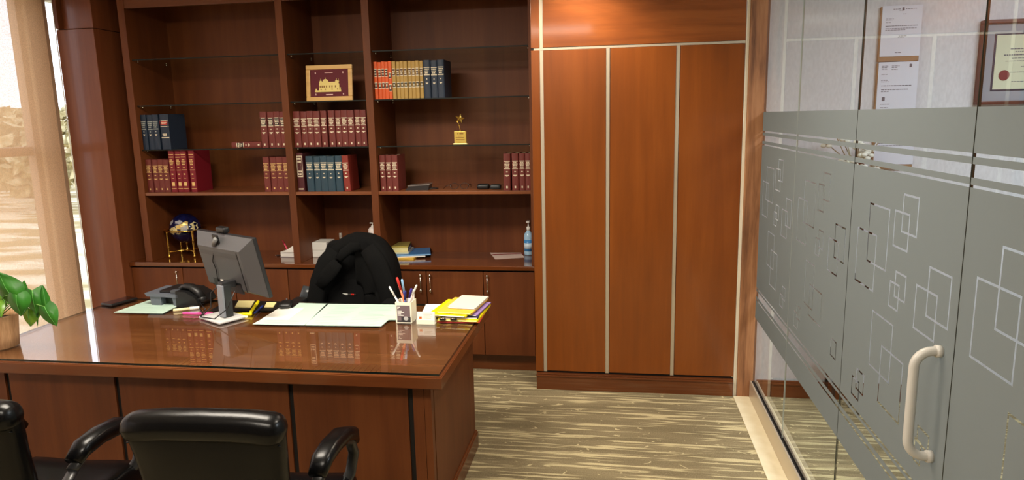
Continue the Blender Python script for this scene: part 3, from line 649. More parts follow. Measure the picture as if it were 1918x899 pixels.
# ================================================================== DESK
DZ = .762
dk = thing('executive_desk', 'large cherry executive desk with black reveal strips on its front', 'desk', (-1.79, 3.0, 0))
DX0, DX1, DY0, DY1 = -2.89, -.676, 2.497, 3.535
TOP = [(DX0, DY0), (DX1, DY0), (DX1, DY1), (-2.832, DY1), (-2.872, 3.36), (DX0, 3.10)]
tb = MB(); tb.prism(TOP, .704, .748, WH); cxy = (-1.78, 3.01)
tb.prism([(x - .004 * (1 if x > cxy[0] else -1), y - .004 * (1 if y > cxy[1] else -1)) for x, y in TOP], .700, .751, WH)
tb.prism([(x - .012 * (1 if x > cxy[0] else -1), y - .012 * (1 if y > cxy[1] else -1)) for x, y in TOP], .70, .752, WDESK)
pt('tabletop', tb, dk)
b = MB(); xs = [-2.835, -2.712, -2.165, -1.354, -.833, -.745]
for i in range(5): b.box((xs[i] + (.011 if i else .031), 2.58, .0), (xs[i + 1] - (.011 if i < 4 else .031), 2.60, .700), WV)
pt('front_panel', b, dk)
for x in xs[1:5]: pt('reveal_strip', MB().box((x - .0115, 2.590, .0), (x + .0115, 2.602, .699), GAP), dk)
pt('inner_panel', MB().box((-2.835, 2.602, 0), (-.750, 2.62, .700), WV), dk)
for x0, x1, gx in ((-.775, -.745, -.7446), (-2.835, -2.805, -2.8354)):
    e = pt('end_panel', MB().box((x0, 2.625, 0), (x1, 3.405, .700), WY if False else WV), dk)
    pt('corner_post', MB().box((x0 - .0, 2.58, 0), (x1, 2.618, .700), WV, .002), dk)
    pt('corner_groove', MB().box((x0 + .004, 2.616, 0), (x1 - .004, 2.628, .699), GAP), dk)
    bm_ = MB(); xo = -.745 if x1 > -1 else -2.835; s_ = 1 if x1 > -1 else -1
    bm_.box((xo - .002, 2.575, 0), (xo + s_ * .013, 3.418, .088), WY, .003).box((xo - .002, 2.575, .088), (xo + s_ * .008, 3.414, .10), WY, .003)
    pt('base_moulding', bm_, dk)
pt('base_moulding', MB().box((-2.835, 2.568, 0), (-.746, 2.582, .09), WH, .003), dk)
pt('back_rail', MB().box((-2.805, 3.38, .60), (-.775, 3.40, .700), WH), dk)
gt = MB(); GP = [(x - .013 * (1 if x > cxy[0] else -1), y - .014 * (1 if y > cxy[1] else -1)) for x, y in TOP]; n_ = len(GP)
gv = [(x, y, .7525) for x, y in GP] + [(x, y, DZ - .0005) for x, y in GP]
gt.add(gv, [tuple(range(n_ - 1, -1, -1)), tuple(range(n_, 2 * n_))], DGLASS)
gt.add(gv, [(i, (i + 1) % n_, (i + 1) % n_ + n_, i + n_) for i in range(n_)], GEDGE)
tag(mesh_at('glass_desk_cover', gt, (-1.79, 3.0, .7525)), 'clear glass sheet covering the whole top of the cherry desk', 'glass sheet')

def sheet(name, pts, z, th, m, label, cat, group=None, lines=None, linem=None):
    cx = sum(p[0] for p in pts) / len(pts); cy_ = sum(p[1] for p in pts) / len(pts)
    b = MB(); q = [(p[0] - cx, p[1] - cy_) for p in pts]
    ar = sum(q[i][0] * q[(i + 1) % len(q)][1] - q[(i + 1) % len(q)][0] * q[i][1] for i in range(len(q)))
    if ar < 0: q.reverse()
    b.prism(q, 0, th, m)
    o = bpy.data.objects.new(name, b.mesh(name)); COL.objects.link(o); o.location = (cx, cy_, z)
    tag(o, label, cat, group)
    if lines:
        g = MB()
        for (x0, y0, x1, y1, w) in lines:
            d = Vector((x1 - x0, y1 - y0, 0)); n = Vector((-d.y, d.x, 0)).normalized() * w / 2; c0 = Vector((x0 - cx, y0 - cy_, th + .0002)); c1 = Vector((x1 - cx, y1 - cy_, th + .0002))
            g.add([c0 - n, c1 - n, c1 + n, c0 + n], [(0, 1, 2, 3)], linem or MINTLINE)
        g.build('print', o)
    return o
def lines_in(x0, x1, y0, y1, n, w=.004, rag=.15):
    return [(x0 + .006 * (i % 2), y0 + (y1 - y0) * i / (n - 1), x1 - rag * (x1 - x0) * ((i * 37 % 10) / 10), y0 + (y1 - y0) * i / (n - 1), w) for i in range(n)]
ZP = DZ + .0004
sheet('printed_sheet', [(-2.675, 3.232), (-2.387, 3.234), (-2.405, 3.448), (-2.649, 3.488)], ZP, .0012, MINT, 'pale green printed sheet under the desk phone', 'paper', 'pale green sheets on the desk', lines_in(-2.64, -2.43, 3.25, 3.43, 9))
sheet('desk_pad', [(-1.794, 3.088), (-1.522, 3.092), (-1.563, 3.486), (-1.782, 3.493)], ZP, .0012, MINT, 'pale green desk pad sheet partly under the white paper', 'paper', 'pale green sheets on the desk', lines_in(-1.76, -1.56, 3.11, 3.16, 4))
sheet('desk_pad', [(-1.519, 3.092), (-1.132, 3.106), (-1.13, 3.214), (-1.043, 3.221), (-1.122, 3.496), (-1.575, 3.485)], ZP, .0012, MINT, 'large pale green printed pad in front of the office chair', 'paper', 'pale green sheets on the desk', lines_in(-1.5, -1.36, 3.12, 3.45, 14) + lines_in(-1.33, -1.17, 3.13, 3.45, 14))
sheet('paper_sheet', [(-1.791, 3.172), (-1.642, 3.165), (-1.662, 3.392), (-1.800, 3.381)], ZP + .0016, .0012, PAPER, 'white sheet lying on the pale green desk pad', 'paper')
sheet('paper_sheet', [(-.986, 3.272), (-.882, 3.28), (-.926, 3.523), (-1.02, 3.516)], ZP, .0016, PAPER, 'white sheet behind the card holder, beside the pen cup', 'paper', None, [(-.975, 3.40, -.955, 3.42, .004), (-.965, 3.35, -.945, 3.37, .004)], INK)
PLY = mat('pale_yellow_note', (238, 224, 158), 0.7)
sheet('sticky_note', [(-2.049, 3.364), (-1.959, 3.370), (-2.008, 3.499), (-2.101, 3.492)], ZP + .003, .004, PLY, 'pale yellow sticky note pad beside the monitor foot', 'sticky notes', 'sticky notes by the monitor')
sheet('sticky_note', [(-1.884, 3.376), (-1.834, 3.379), (-1.865, 3.475), (-1.92, 3.471)], ZP + .003, .004, PLY, 'pale yellow sticky note next to the black mouse', 'sticky notes', 'sticky notes by the monitor')
sheet('mouse_pad', [(-2.16, 3.30), (-1.72, 3.33), (-1.74, 3.505), (-2.17, 3.51)], ZP, .0025, BLACKP, 'black mouse mat under the monitor foot and sticky notes', 'mouse mat')
PINK = mat('hot_pink', (240, 84, 168), 0.4); YEL = mat('highlighter_yellow', (250, 232, 0), 0.4); CRM = mat('cream_plastic', (236, 226, 176), 0.45)
def marker(label, p0, p1, m, capm, r=.0068, group=None, name='highlighter', cat='highlighter', z0=DZ + .008, z1=None):
    p0 = Vector((p0[0], p0[1], z0)); p1 = Vector((p1[0], p1[1], z1 if z1 else z0)); d = p1 - p0
    t = thing(name, label, cat, p0, group=group)
    MB().sweep([Vector(), d * .03, d * .62], [r * .8, r, r], [r * .8, r, r], m, seg=12).build('barrel', t)
    MB().sweep([d * .62, d * .97, d], [r * 1.1, r * 1.0, r * .5], [r * 1.1, r * 1.0, r * .5], capm, seg=12).build('cap', t)
    return t
G5 = 'markers scattered by the monitor'
marker('yellow highlighter lying level by the monitor foot', (-2.008, 3.212), (-1.878, 3.236), YEL, YEL, .009, G5)
marker('yellow highlighter resting slanted with its tail against the mouse mat', (-1.886, 3.236), (-1.952, 3.440), YEL, YEL, .008, G5, z0=DZ + .016, z1=DZ + .02)
marker('cream and yellow marker in front of the yellow highlighters', (-1.990, 3.168), (-1.872, 3.185), YEL, CRM, .007, G5)
marker('pink highlighter in front of the phone, its end towards the monitor', (-2.262, 3.222), (-2.09, 3.226), PINK, PINK, .0065, G5)
marker('short pink marker cap nearest the front edge, by the yellow ones', (-1.982, 3.098), (-1.930, 3.132), PINK, PINK, .008, G5)
marker('cream marker lying between the phone and the pink highlighter', (-2.352, 3.272), (-2.238, 3.338), CRM, PAPER, .008, G5)
marker('blue pen slanting beside the yellow highlighter', (-1.872, 3.250), (-1.905, 3.40), mat('blue_pen', (36, 54, 132), .35), MATS['blue_pen'], .005, G5, 'pen', 'pen', DZ + .008)
# wallet-like phone
t = thing('smartphone', 'dark smartphone in a black case at the window end of the desk', 'phone', (-2.790, 3.425, DZ), -.27)
MB().rbox((0, 0, .008), (.088, .168, .014), .006, BLACKP).build('case', t)
MB().box((-.038, -.077, .0145), (.038, .077, .0156), mat('phone_screen', (34, 18, 16), 0.12, coat=.3), .0005).build('screen', t)

# ------------------------------------------------------------------ monitor and webcam
MG = mat('monitor_grey', (76, 76, 77), 0.42); MD = mat('monitor_dark', (34, 34, 36), 0.4)
MYAW = -0.516; MC = Vector((-1.975, 3.255, 1.037)); TILT = 0.209
mo = thing('computer_monitor', 'dark grey computer monitor seen from behind, tilted back on the desk', 'monitor', (MC.x, MC.y, DZ), MYAW)
PM = TR(0, 0, MC.z - DZ) @ RX(TILT)
hw, hh = .268, .161
MB().box((-hw, .0, -hh), (hw, .020, hh), MD, .003, PM).build('bezel', mo)
bk = MB(); ix, iz, dp = .185, .098, .045
o4 = [(-hw + .002, 0, -hh + .002), (hw - .002, 0, -hh + .002), (hw - .002, 0, hh - .002), (-hw + .002, 0, hh - .002)]
i4 = [(-ix - .03, -dp, -iz - .02), (ix, -dp, -iz - .02), (ix, -dp, iz), (-ix - .03, -dp, iz)]
bk.add([PM @ Vector(p) for p in o4 + i4], [(0, 1, 5, 4), (1, 2, 6, 5), (2, 3, 7, 6), (3, 0, 4, 7), (4, 5, 6, 7)], MG)
bk.build('back_shell', mo)
MB().box((ix - .032, -dp - .0015, -iz - .03), (ix - .026, -dp + .002, iz - .01), BLACKP, 0, PM).build('cable_groove', mo)
MB().box((-ix - .02, -dp - .001, iz - .045), (ix - .035, -dp + .001, iz - .020), mat('monitor_band', (74, 74, 74), .5), 0, PM).build('back_band', mo)
MB().box((-ix + .03, -dp - .002, -iz - .045), (ix - .07, -dp + .006, -iz + .015), BLACKP, .002, PM).build('port_recess', mo)
MB().box((-.078, -dp - .003, -iz - .004), (-.052, -dp - .001, -iz + .016), PAPER, 0, PM).build('rating_label', mo)
MB().box((hw - .02, .0195, -hh), (hw, .0205, hh), MD, 0, PM).build('screen_edge', mo)
MB().box((-hw + .01, .020, -hh + .012), (hw - .01, .0212, hh - .01), mat('screen_black', (10, 10, 12), .15), 0, PM).build('screen', mo)
st = MB(); st.box((.030, -.112, .02), (.078, -.100, .185), mat('stand_grey', (128, 132, 140), .35), .003).box((.030, -.100, .02), (.078, -.060, .185), MD, .003); st.build('stand_neck', mo)
MB().box((.032, -.105, .165), (.076, -.03, .20), MD, .004).build('stand_hinge', mo)
MB().rbox((.02, -.09, .0095), (.20, .15, .014), .0065, mat('stand_foot', (198, 198, 196), .4)).build('stand_foot', mo)
cb = MB(); cb.tube([(.01, -.065, .19), (-.055, -.10, .13), (-.03, -.12, .06), (-.06, -.15, .024), (-.13, -.13, .04), (-.155, -.11, .06), (-.13, -.10, .03), (-.05, -.17, .019), (.05, -.15, .019), (.11, -.11, .07), (.135, -.075, .16)], .0032, BLACKP, 6); cb.build('power_cord', mo)
wc = thing('webcam', 'black webcam clipped on the top edge of the monitor', 'webcam', tuple(MC + Vector((0, 0, 0))), MYAW)
wc.location = (MC.x, MC.y, MC.z)
R_ = RX(TILT)
MB().rbox((-.015, .012, hh + .019), (.082, .036, .030), .010, BLACKP, M=R_).build('camera_body', wc)
MB().box((-.06, -.006, hh + .004 - .0015), (.02, .026, hh + .0045), BLACKP, .001, R_).build('clip_top', wc)
MB().box((-.056, -.034, hh - .052), (-.004, -.026, hh + .004), BLACKP, .003, R_ @ TR(0, 0, 0)).build('clip_leg', wc)
MB().cyl(R_ @ Vector((-.05, -.040, hh - .05)), R_ @ Vector((-.01, -.040, hh - .012)), .012, mat('webcam_grey', (110, 110, 108), .4), 12).build('hinge_knuckle', wc)
MB().cyl(R_ @ Vector((-.015, .030, hh + .019)), R_ @ Vector((-.015, .034, hh + .019)), .009, mat('lens_black', (8, 8, 10), .1), 12).build('lens', wc)
MB().tube([R_ @ Vector(p) for p in ((-.05, -.038, hh - .05), (-.075, -.045, .06), (-.095, -.050, .02), (-.085, -.050, -.03), (-.10, -.050, -.07), (-.10, -.050, -.10))], .0024, BLACKP, 6).build('cable', wc)
# mouse
t = thing('computer_mouse', 'black computer mouse at the end of the mouse mat', 'mouse', (-1.772, 3.405, DZ + .0032), .3)
MB().rbox((0, 0, .017), (.062, .108, .034), .017, BLACKP, f=lambda p: (p.x * (1 - .1 * p.y / .05), p.y, p.z if p.z < .012 else p.z * (1 - 1.6 * (p.y - .0) ** 2 / .004 * .25))).build('shell', t)
MB().cyl((-.003, .03, .031), (.003, .03, .031), .008, mat('wheel_grey', (70, 66, 68), .5), 10).build('scroll_wheel', t)

# ------------------------------------------------------------------ desk phone
PGY = mat('phone_grey', (92, 98, 108), 0.45)
ph = thing('desk_phone', 'grey and black desk phone standing on the pale green sheet', 'desk phone', (-2.43, 3.47, DZ + .0018), -.05)
f_ = MB(); f_.prism([(-.150, .050), (-.162, .068), (.045, .064), (.045, .046)], -.09, .095, PGY, M=RX(PI / 2)); f_.build('body', ph)
f_ = MB(); f_.prism([(-.128, .0), (-.066, .0), (-.066, .052), (-.136, .052)], -.09, .088, PGY, M=RX(PI / 2)); f_.prism([(.012, 0), (.030, 0), (.045, .052), (.004, .052)], -.09, .088, PGY, M=RX(PI / 2)); f_.box((-.066, -.05, 0), (.012, .05, .05), BLACKP); f_.build('stand', ph)
MB().box((-.085, -.07, .066), (-.005, .085, .080), BLACKP, .003).build('display', ph)
MB().box((-.006, -.085, .063), (.036, -.045, .086), mat('phone_midgrey', (70, 74, 80), .4), .004).build('cradle', ph)
MB().prism([(.032, 0), (.155, 0), (.170, .016), (.150, .050), (.095, .080), (.034, .084)], -.07, .095, BLACKP, M=RX(PI / 2)).build('keypad', ph)
hs = MB(); hs.sweep([(.030, -.03, .086), (.060, -.035, .100), (.100, -.04, .098), (.140, -.045, .074), (.168, -.05, .040)], [.024, .028, .028, .027, .024], [.016, .017, .018, .020, .018], BLACKP, seg=14); hs.ball((.166, -.05, .034), .027, BLACKP, sc=(.9, 1, .8)); hs.build('handset', ph)
MB().tube([(.155, -.07, .02), (.17, -.05, .008), (.13, -.11, .006), (.05, -.115, .006)], .003, BLACKP, 6).build('handset_cord', ph)

# ------------------------------------------------------------------ pen cup and pens
PC = Vector((-1.037, 3.214, DZ))
cu = thing('pen_cup', 'white square pen cup with a dark photo print, on the desk', 'pen cup', PC, -.02)
IVO = mat('ivory_card', (238, 234, 214), 0.5); b = MB(); hw_ = .041
for lo, hi in (((-hw_, -hw_, 0), (hw_, -hw_ + .003, .104)), ((-hw_, hw_ - .003, 0), (hw_, hw_, .104)), ((-hw_, -hw_ + .003, 0), (-hw_ + .003, hw_ - .003, .104)), ((hw_ - .003, -hw_ + .003, 0), (hw_, hw_ - .003, .104)), ((-hw_ + .003, -hw_ + .003, 0), (hw_ - .003, hw_ - .003, .004))): b.box(lo, hi, IVO)
b.build('box', cu)
b = MB(); yf = -hw_ - .0004
b.box((-.033, yf, .012), (.034, yf + .0003, .088), mat('print_mauve', (112, 96, 100), .6)).box((-.012, yf - .0002, .004), (.036, yf, .030), mat('print_charcoal', (44, 42, 44), .6)).box((-.034, yf - .0002, .004), (-.012, yf, .012), MATS['print_charcoal'])
b.ball((.012, yf, .022), .014, mat('print_silver', (182, 182, 180), .5), 12, 6, (1, .03, .8))
for z, a, c in ((.080, -.03, -.016), (.073, -.03, -.024), (.060, -.03, -.008), (.053, -.03, .004), (.045, -.03, -.012), (.038, -.03, .0)): b.box((a, yf - .0006, z - .0018), (c, yf - .0003, z + .0018), PAPER)
b.build('photo_print', cu)
def pen(label, dx, dy, topdx, topdy, h, m, m2, r=.0042, name='pen', cat='pen'):
    p0 = PC + Vector((dx, dy, .0045)); d = Vector((topdx - dx, topdy - dy, h))
    t = thing(name, label, cat, p0, group='pens standing in the white cup')
    MB().sweep([Vector(), d * .06, d * .7], [r * .3, r, r], [r * .3, r, r], m, seg=10).build('barrel', t)
    MB().sweep([d * .7, d * .98, d], [r * 1.1, r * 1.1, r * .6], [r * 1.1, r * 1.1, r * .6], m2, seg=10).build('cap', t)
pen('white pen leaning out of the cup towards the monitor', .02, -.024, -.078, -.01, .172, PAPER, PAPER, .0045)
pen('red capped orange pen standing tall in the white cup', .012, .014, -.046, .02, .212, mat('orange_barrel', (206, 104, 60), .4), mat('red_cap', (214, 48, 40), .35), .0058)
pen('pale blue pen standing in the middle of the cup', .004, .02, -.020, .02, .203, mat('ink_blue', (36, 66, 148), .4), mat('sky_blue', (150, 196, 232), .35), .005)
pen('dark blue short pen in the cup', -.008, -.006, .002, -.004, .150, mat('deep_blue', (28, 40, 110), .4), MATS['deep_blue'], .0055)
pen('white and purple pen in the cup', -.012, .006, .030, .012, .158, mat('lilac_white', (222, 216, 232), .4), mat('purple_clip', (58, 44, 130), .4), .0058)
pen('pale pink pen leaning out of the cup towards the folders', -.02, -.012, .064, -.008, .182, mat('pale_pink', (236, 196, 188), .4), PAPER, .0042)
o = sheet('paper_slip', [(-.99, 3.215), (-.958 + -.03 + .012, 3.215), (-.976, 3.2168), (-.99, 3.2168)], 0, .0, PAPER, 'x', 'x') if False else None
sl = MB(); sl.grid(lambda u, v: (.012 + .026 * u + .006 * v, .012 + .004 * math.sin(u * 3), .0045 + .146 * v + .008 * u * v), 3, 6, PAPER)
tag(mesh_at('paper_slip', MB().add([Vector(v) + PC for v in sl.v], sl.f, PAPER, True), PC + Vector((.02, .012, .0045))), 'folded white paper slip standing in the pen cup', 'paper slip')
# business card holder
t = thing('card_holder', 'white business card holder with an orange emblem beside the pen cup', 'card holder', (-.922, 3.158, DZ), .02)
b = MB(); b.box((-.046, -.004, 0), (.046, .03, .006), IVO, .001).box((-.046, -.004, .004), (.046, .0, .024), IVO, .001).box((-.046, .024, .004), (.046, .029, .03), IVO, .001); b.build('tray', t)
c_ = MB().box((-.044, .002, .007), (.044, .012, .060), PAPER, 0, TR(0, 0, 0) @ RX(-.10)).build('cards', t)
b = MB(); yy = .0016
for z, a, c in ((.050, -.012, .034), (.044, -.012, .022), (.037, -.012, .030), (.030, -.012, .026)): b.box((a, yy, z - .0012), (c, yy + .0003, z + .0012), mat('card_print', (206, 190, 176), .6), 0, RX(-.10))
b.box((-.034, yy - .0003, .026), (-.020, yy + .0002, .038), mat('emblem_orange', (222, 120, 62), .5), 0, RX(-.10)).box((-.030, yy - .0005, .029), (-.024, yy - .0001, .034), mat('emblem_dark', (150, 70, 40), .5), 0, RX(-.10))
b.build('print', c_)

# ------------------------------------------------------------------ folders at the desk corner
YB = mat('bright_yellow', (250, 228, 0), 0.5); OY = mat('amber_folder', (236, 186, 60), 0.55); PYL = mat('pale_yellow', (238, 228, 130), 0.6); WPK = mat('pinkish_paper', (232, 216, 196), 0.65); PUR = mat('lilac_folder', (156, 126, 186), 0.5); NV3 = mat('navy_brochure', (44, 46, 84), 0.4); RDF = mat('red_folder', (168, 40, 40), .5)
GS = 'folders stacked at the desk corner'
def flat(label, c, w, d, z, th, m, rz, name='folder', cat='folder', inner=None, tilt=0):
    t = thing(name, label, cat, (c[0], c[1], z), rz, GS); M = RX(tilt)
    if inner:
        MB().box((-w / 2, -d / 2, 0), (w / 2, d / 2, .0012), m, 0, M).box((-w / 2, -d / 2, th - .0012), (w / 2, d / 2, th), m, 0, M).box((w / 2 - .001, -d / 2, 0), (w / 2, d / 2, th), m, 0, M).build('cover', t)
        b = MB(); n = max(2, int(th / .002))
        for i in range(n): b.box((-w / 2 + .004 + .003 * ((i * 5) % 3), -d / 2 - .003 * ((i * 7) % 4) + .002, .0014 + (th - .0028) * i / n), (w / 2 - .006, d / 2 - .005, .0014 + (th - .0028) * (i + .8) / n), inner if i % 3 else PAPER, 0, M)
        b.build('sheets', t)
    else: MB().box((-w / 2, -d / 2, 0), (w / 2, d / 2, th), m, min(.0008, th * .3), M).build('sheets', t)
    return t
Z = DZ + .0005
flat('red folder lowest in the stack at the desk corner', (-.772, 3.345), .215, .30, Z, .003, RDF, .02); Z += .0035
flat('yellow folder second from the bottom of the corner stack', (-.768, 3.352), .205, .30, Z, .010, YB, -.03, inner=PYL); Z += .0105
flat('navy brochure under the yellow folders, clipped with black clips', (-.772, 3.35), .185, .27, Z, .007, NV3, .05, 'brochure', 'brochure', inner=WPK); Z += .0075
flat('lilac folder sticking out towards the wardrobe side of the stack', (-.763, 3.375), .19, .25, Z, .005, PUR, -.10, inner=PAPER); Z += .0055
flat('bright yellow folder in the upper half of the corner stack', (-.812, 3.352), .20, .29, Z, .007, YB, -.12, inner=PAPER); Z += .0075
flat('amber folder just under the top bundle of the corner stack', (-.782, 3.37), .185, .28, Z, .008, OY, -.10, inner=PYL); Z += .0085
flat('pinkish white paper bundle on top of the corner stack', (-.760, 3.41), .150, .235, Z, .008, WPK, -.10, 'paper_bundle', 'paper bundle', inner=PAPER)
for (x, y, lab) in ((-.845, 3.186, 'black binder clip under the yellow folders, nearer the card holder'), (-.790, 3.190, 'black binder clip under the yellow folders, nearer the desk corner')):
    t = thing('binder_clip', lab, 'binder clip', (x, y, DZ + .0185), .05, 'binder clips on the folder stack')
    MB().prism([(0, -.006), (.012, -.001), (.012, .001), (0, .006)], -.016, .016, BLACKP, M=RZ(PI / 2) @ RX(PI / 2)).build('spring', t)
    MB().tube([(-.010, .002, .006), (-.010, -.018, .010), (.010, -.018, .010), (.010, .002, .006)], .0011, CHROME, 6).build('wire_arm', t)

# ================================================================== CHAIRS
def star_base(t, m, zt=.34, R=.30):
    MB().lathe([(.028, .10), (.028, zt - .1), (.02, zt - .09), (.02, zt), (.05, zt), (.05, zt + .02)], BLACKP, seg=14).build('gas_column', t)
    MB().lathe([(.045, .075), (.05, .09), (.045, .115), (.03, .12)], m, seg=14).build('hub', t)
    for k in range(5):
        a = k * 2 * PI / 5 + .3; c, s_ = math.cos(a), math.sin(a)
        leg = MB().sweep([(.03 * c, .03 * s_, .098), (.16 * c, .16 * s_, .090), (R * c, R * s_, .070)], [.026, .022, .016], [.018, .015, .012], m, seg=10).build('star_leg', t)
        MB().cyl((R * c - .012 * s_, R * s_ + .012 * c, .028), (R * c - .024 * s_, R * s_ + .024 * c, .028), .028, BLACKP, 12).cyl((R * c + .012 * s_, R * s_ - .012 * c, .028), (R * c + .024 * s_, R * s_ - .024 * c, .028), .028, BLACKP, 12).cyl((R * c, R * s_, .03), (R * c, R * s_, .072), .007, CHROME, 8).build('caster', leg)
def crease(p, amp, f, seed): return amp * noise.noise(Vector((p.x * f, p.y * f, p.z * f + seed)))
ARMP = mat('arm_plastic', (40, 40, 40), 0.32)
BRK = mat('bracket_grey', (70, 69, 66), 0.36)
def visitor_chair(label, loc, rz, seed):
    t = thing('conference_chair', label, 'chair', loc, rz, 'black leather visitor chairs')
    def seatf(p):
        q = p.copy(); r2 = (p.x / .25) ** 2 + (p.y / .24) ** 2
        q.z += (-.012 * max(0, 1 - r2) if p.z > .44 else 0) + (-.035 * max(0, (p.y - .12) / .12) ** 2 if p.y > .12 else 0) + crease(p, .006, 9, seed)
        return q
    MB().rbox((0, .0, .440), (.50, .475, .095), .036, LEATH, seatf, 8).build('seat', t)
    MB().box((-.21, -.2, .375), (.21, .2, .400), BLACKP, .006).build('seat_pan', t)
    def bz(z): return (z - .46) / .48
    def backf(p):
        k = bz(p.z); q = p.copy()
        q.x *= .80 + .20 * min(1, max(0, k * 1.15)) ** .8
        q.y += -.085 * k - .03 * (1 - (p.x / .235) ** 2) * (1 - abs(2 * k - 1)) * .5 + crease(p, .007, 8, seed + 3)
        return q
    bk = MB().rbox((0, -.245, .670), (.475, .075, .46), .034, LEATH, backf, 8).build('backrest', t)
    def rollf(p):
        q = p.copy(); q.y += -.082; q.z += -.010 * (p.x / .24) ** 2 + crease(p, .004, 12, seed + 7); return q
    MB().rbox((0, -.245, .902), (.490, .098, .090), .043, LEATH, rollf, 8).build('headrest_roll', bk)
    MB().tube([(x / 10 * .232, -.285 - .075 * .80 + .004 * (x / 10) ** 2,   .854 - .006 * (x / 10) ** 2) for x in range(-10, 11)], .0028, LEATH, 6).build('seam_piping', bk)
    for s_ in (-1, 1):
        X = s_ * .250
        pts = [(X, -.150, .655), (X, -.10, .684), (X, -.02, .690), (X, .08, .680), (X, .155, .650), (X - s_ * .004, .195, .605)]
        ar = MB().sweep(pts, [.029, .035, .037, .038, .037, .027], [.018, .025, .026, .026, .026, .018], LEATH, up=(0, -.2, 1), seg=16, sq=.75).build('armrest', t)
        st_ = MB()
        for e in (-1, 1): st_.tube([(x + e * .027, y, z + .012) for x, y, z in pts[1:5]], .0016, mat('stitching', (120, 120, 118), .6), 5)
        st_.build('stitching', ar)
        MB().sweep([(X, -.160, .630), (X, -.10, .656), (X, -.02, .664), (X, .08, .654), (X, .16, .618), (X, .190, .560), (X - s_ * .01, .17, .49), (X - s_ * .05, .11, .405), (X - s_ * .09, .06, .390)], [.020] * 9, [.010, .010, .010, .011, .012, .013, .013, .012, .010], ARMP, up=(0, -1, .3), seg=12, sq=.7).build('arm_loop', t)
        MB().sweep([(X, -.14, .634), (X - s_ * .004, -.195, .590), (X - s_ * .012, -.245, .545)], .018, .010, ARMP, up=(0, -.4, 1), seg=10, sq=.7).build('arm_strut', t)
        MB().rbox((s_ * .232, -.292, .575), (.040, .030, .130), .014, BRK, lambda p: Vector((p.x, p.y - .18 * (p.z - .575), p.z)), 3).build('back_bracket', t)
    star_base(t, ARMP)
    return t
visitor_chair('black leather conference chair with its back square to the camera, near the desk centre', (-1.185, 2.03, 0), .05, 1)
visitor_chair('black leather conference chair turned aside and cut by the picture edge, at the plant end', (-2.040, 2.03, 0), .04, 5)

# executive chair behind the desk, facing the camera side
ex = thing('office_chair', 'black fabric office chair with a lumbar cushion behind the desk', 'office chair', (-1.60, 3.75, 0), PI + .05)
MB().rbox((0, .02, .475), (.52, .50, .10), .04, FABRIC, None, 5).build('seat', ex)
def exf(p):
    k = (p.z - .47) / .56; q = p.copy(); q.x *= 1 - .42 * max(0, k - .45) / .55 - .10 * max(0, .3 - k); q.y += -.09 * k + .10 * (p.x / .24) ** 2 * .5; return q
eb = MB().rbox((0, -.205, .745), (.50, .075, .56), .036, FABRIC, exf, 8).build('backrest', ex)
# lumbar arch with its small lettering
arch = [(-.155, .50), (.155, .50), (.155, .690), (.140, .727), (.10, .762), (.05, .784), (0, .790), (-.05, .784), (-.10, .762), (-.140, .727), (-.155, .690)]
lb = MB(); n_ = len(arch)
def ay(x, z): return -.205 + .0375 - .09 * (z - .47) / .56 + .05 * (x / .24) ** 2 + .004
half = [(.155, .50), (.155, .690), (.140, .727), (.10, .762), (.05, .784), (.004, .790)]
def hw_at(z):
    for (a, z0), (c, z1) in zip(half, half[1:]):
        if z0 <= z <= z1: return a + (c - a) * (z - z0) / (z1 - z0)
    return half[-1][0]
def lum(u, v, off):
    z = .50 + .29 * v; x = hw_at(z) * (2 * u - 1); e = 1 - max(abs(2 * u - 1), v) ** 6
    return Vector((x, ay(x, z) + off * e, z))
lb.grid(lambda u, v: lum(u, v, .016), 16, 24, FABRIC); lb.grid(lambda u, v: lum(u, v, -.010), 16, 24, FABRIC)
lu = lb.build('lumbar_cushion', ex)
lg = MB(); zc = .700; xs_ = .062
for i, (w, h, mm) in enumerate(((.011, .012, PAPER), (.010, .012, PAPER), (.009, .010, PAPER), (.008, .008, MATS['bracket_grey']), (.008, .009, MATS['bracket_grey']), (.009, .009, MATS['red_cap']), (.008, .009, MATS['red_cap']), (.008, .008, MATS['bracket_grey']))):
    y = ay(xs_ - w / 2 - .062 + .0, zc) + .0158
    lg.box((xs_ - w, y, zc - h / 2), (xs_, y + .0006, zc + h / 2), mm); xs_ -= w + .0022
lg.build('logo', lu)
for s_ in (-1, 1):
    MB().rbox((s_ * .285, .02, .688), (.085, .26, .035), .016, BLACKP, None, 3).build('arm_pad', ex)
    MB().sweep([(s_ * .285, .03, .675), (s_ * .285, .0, .58), (s_ * .27, -.03, .47), (s_ * .19, -.04, .41)], [.03, .026, .022, .02], [.015] * 4, BLACKP, up=(0, 1, 0), seg=10).build('arm_post', ex)
MB().sweep([(.20, -.158, .58), (.245, -.14, .63), (.272, -.13, .70), (.262, -.145, .76)], [.04, .05, .046, .03], [.014, .016, .014, .010], mat('grey_gloss', (58, 62, 66), .22), up=(0, 1, 0), seg=12).build('side_wing', ex)
MB().sweep([(0, -.1, .41), (0, -.25, .43), (0, -.285, .55), (0, -.29, .70)], .03, .012, BLACKP, up=(0, 1, 0), seg=10).build('back_support', ex)
star_base(ex, BLACKP, .40, .31)

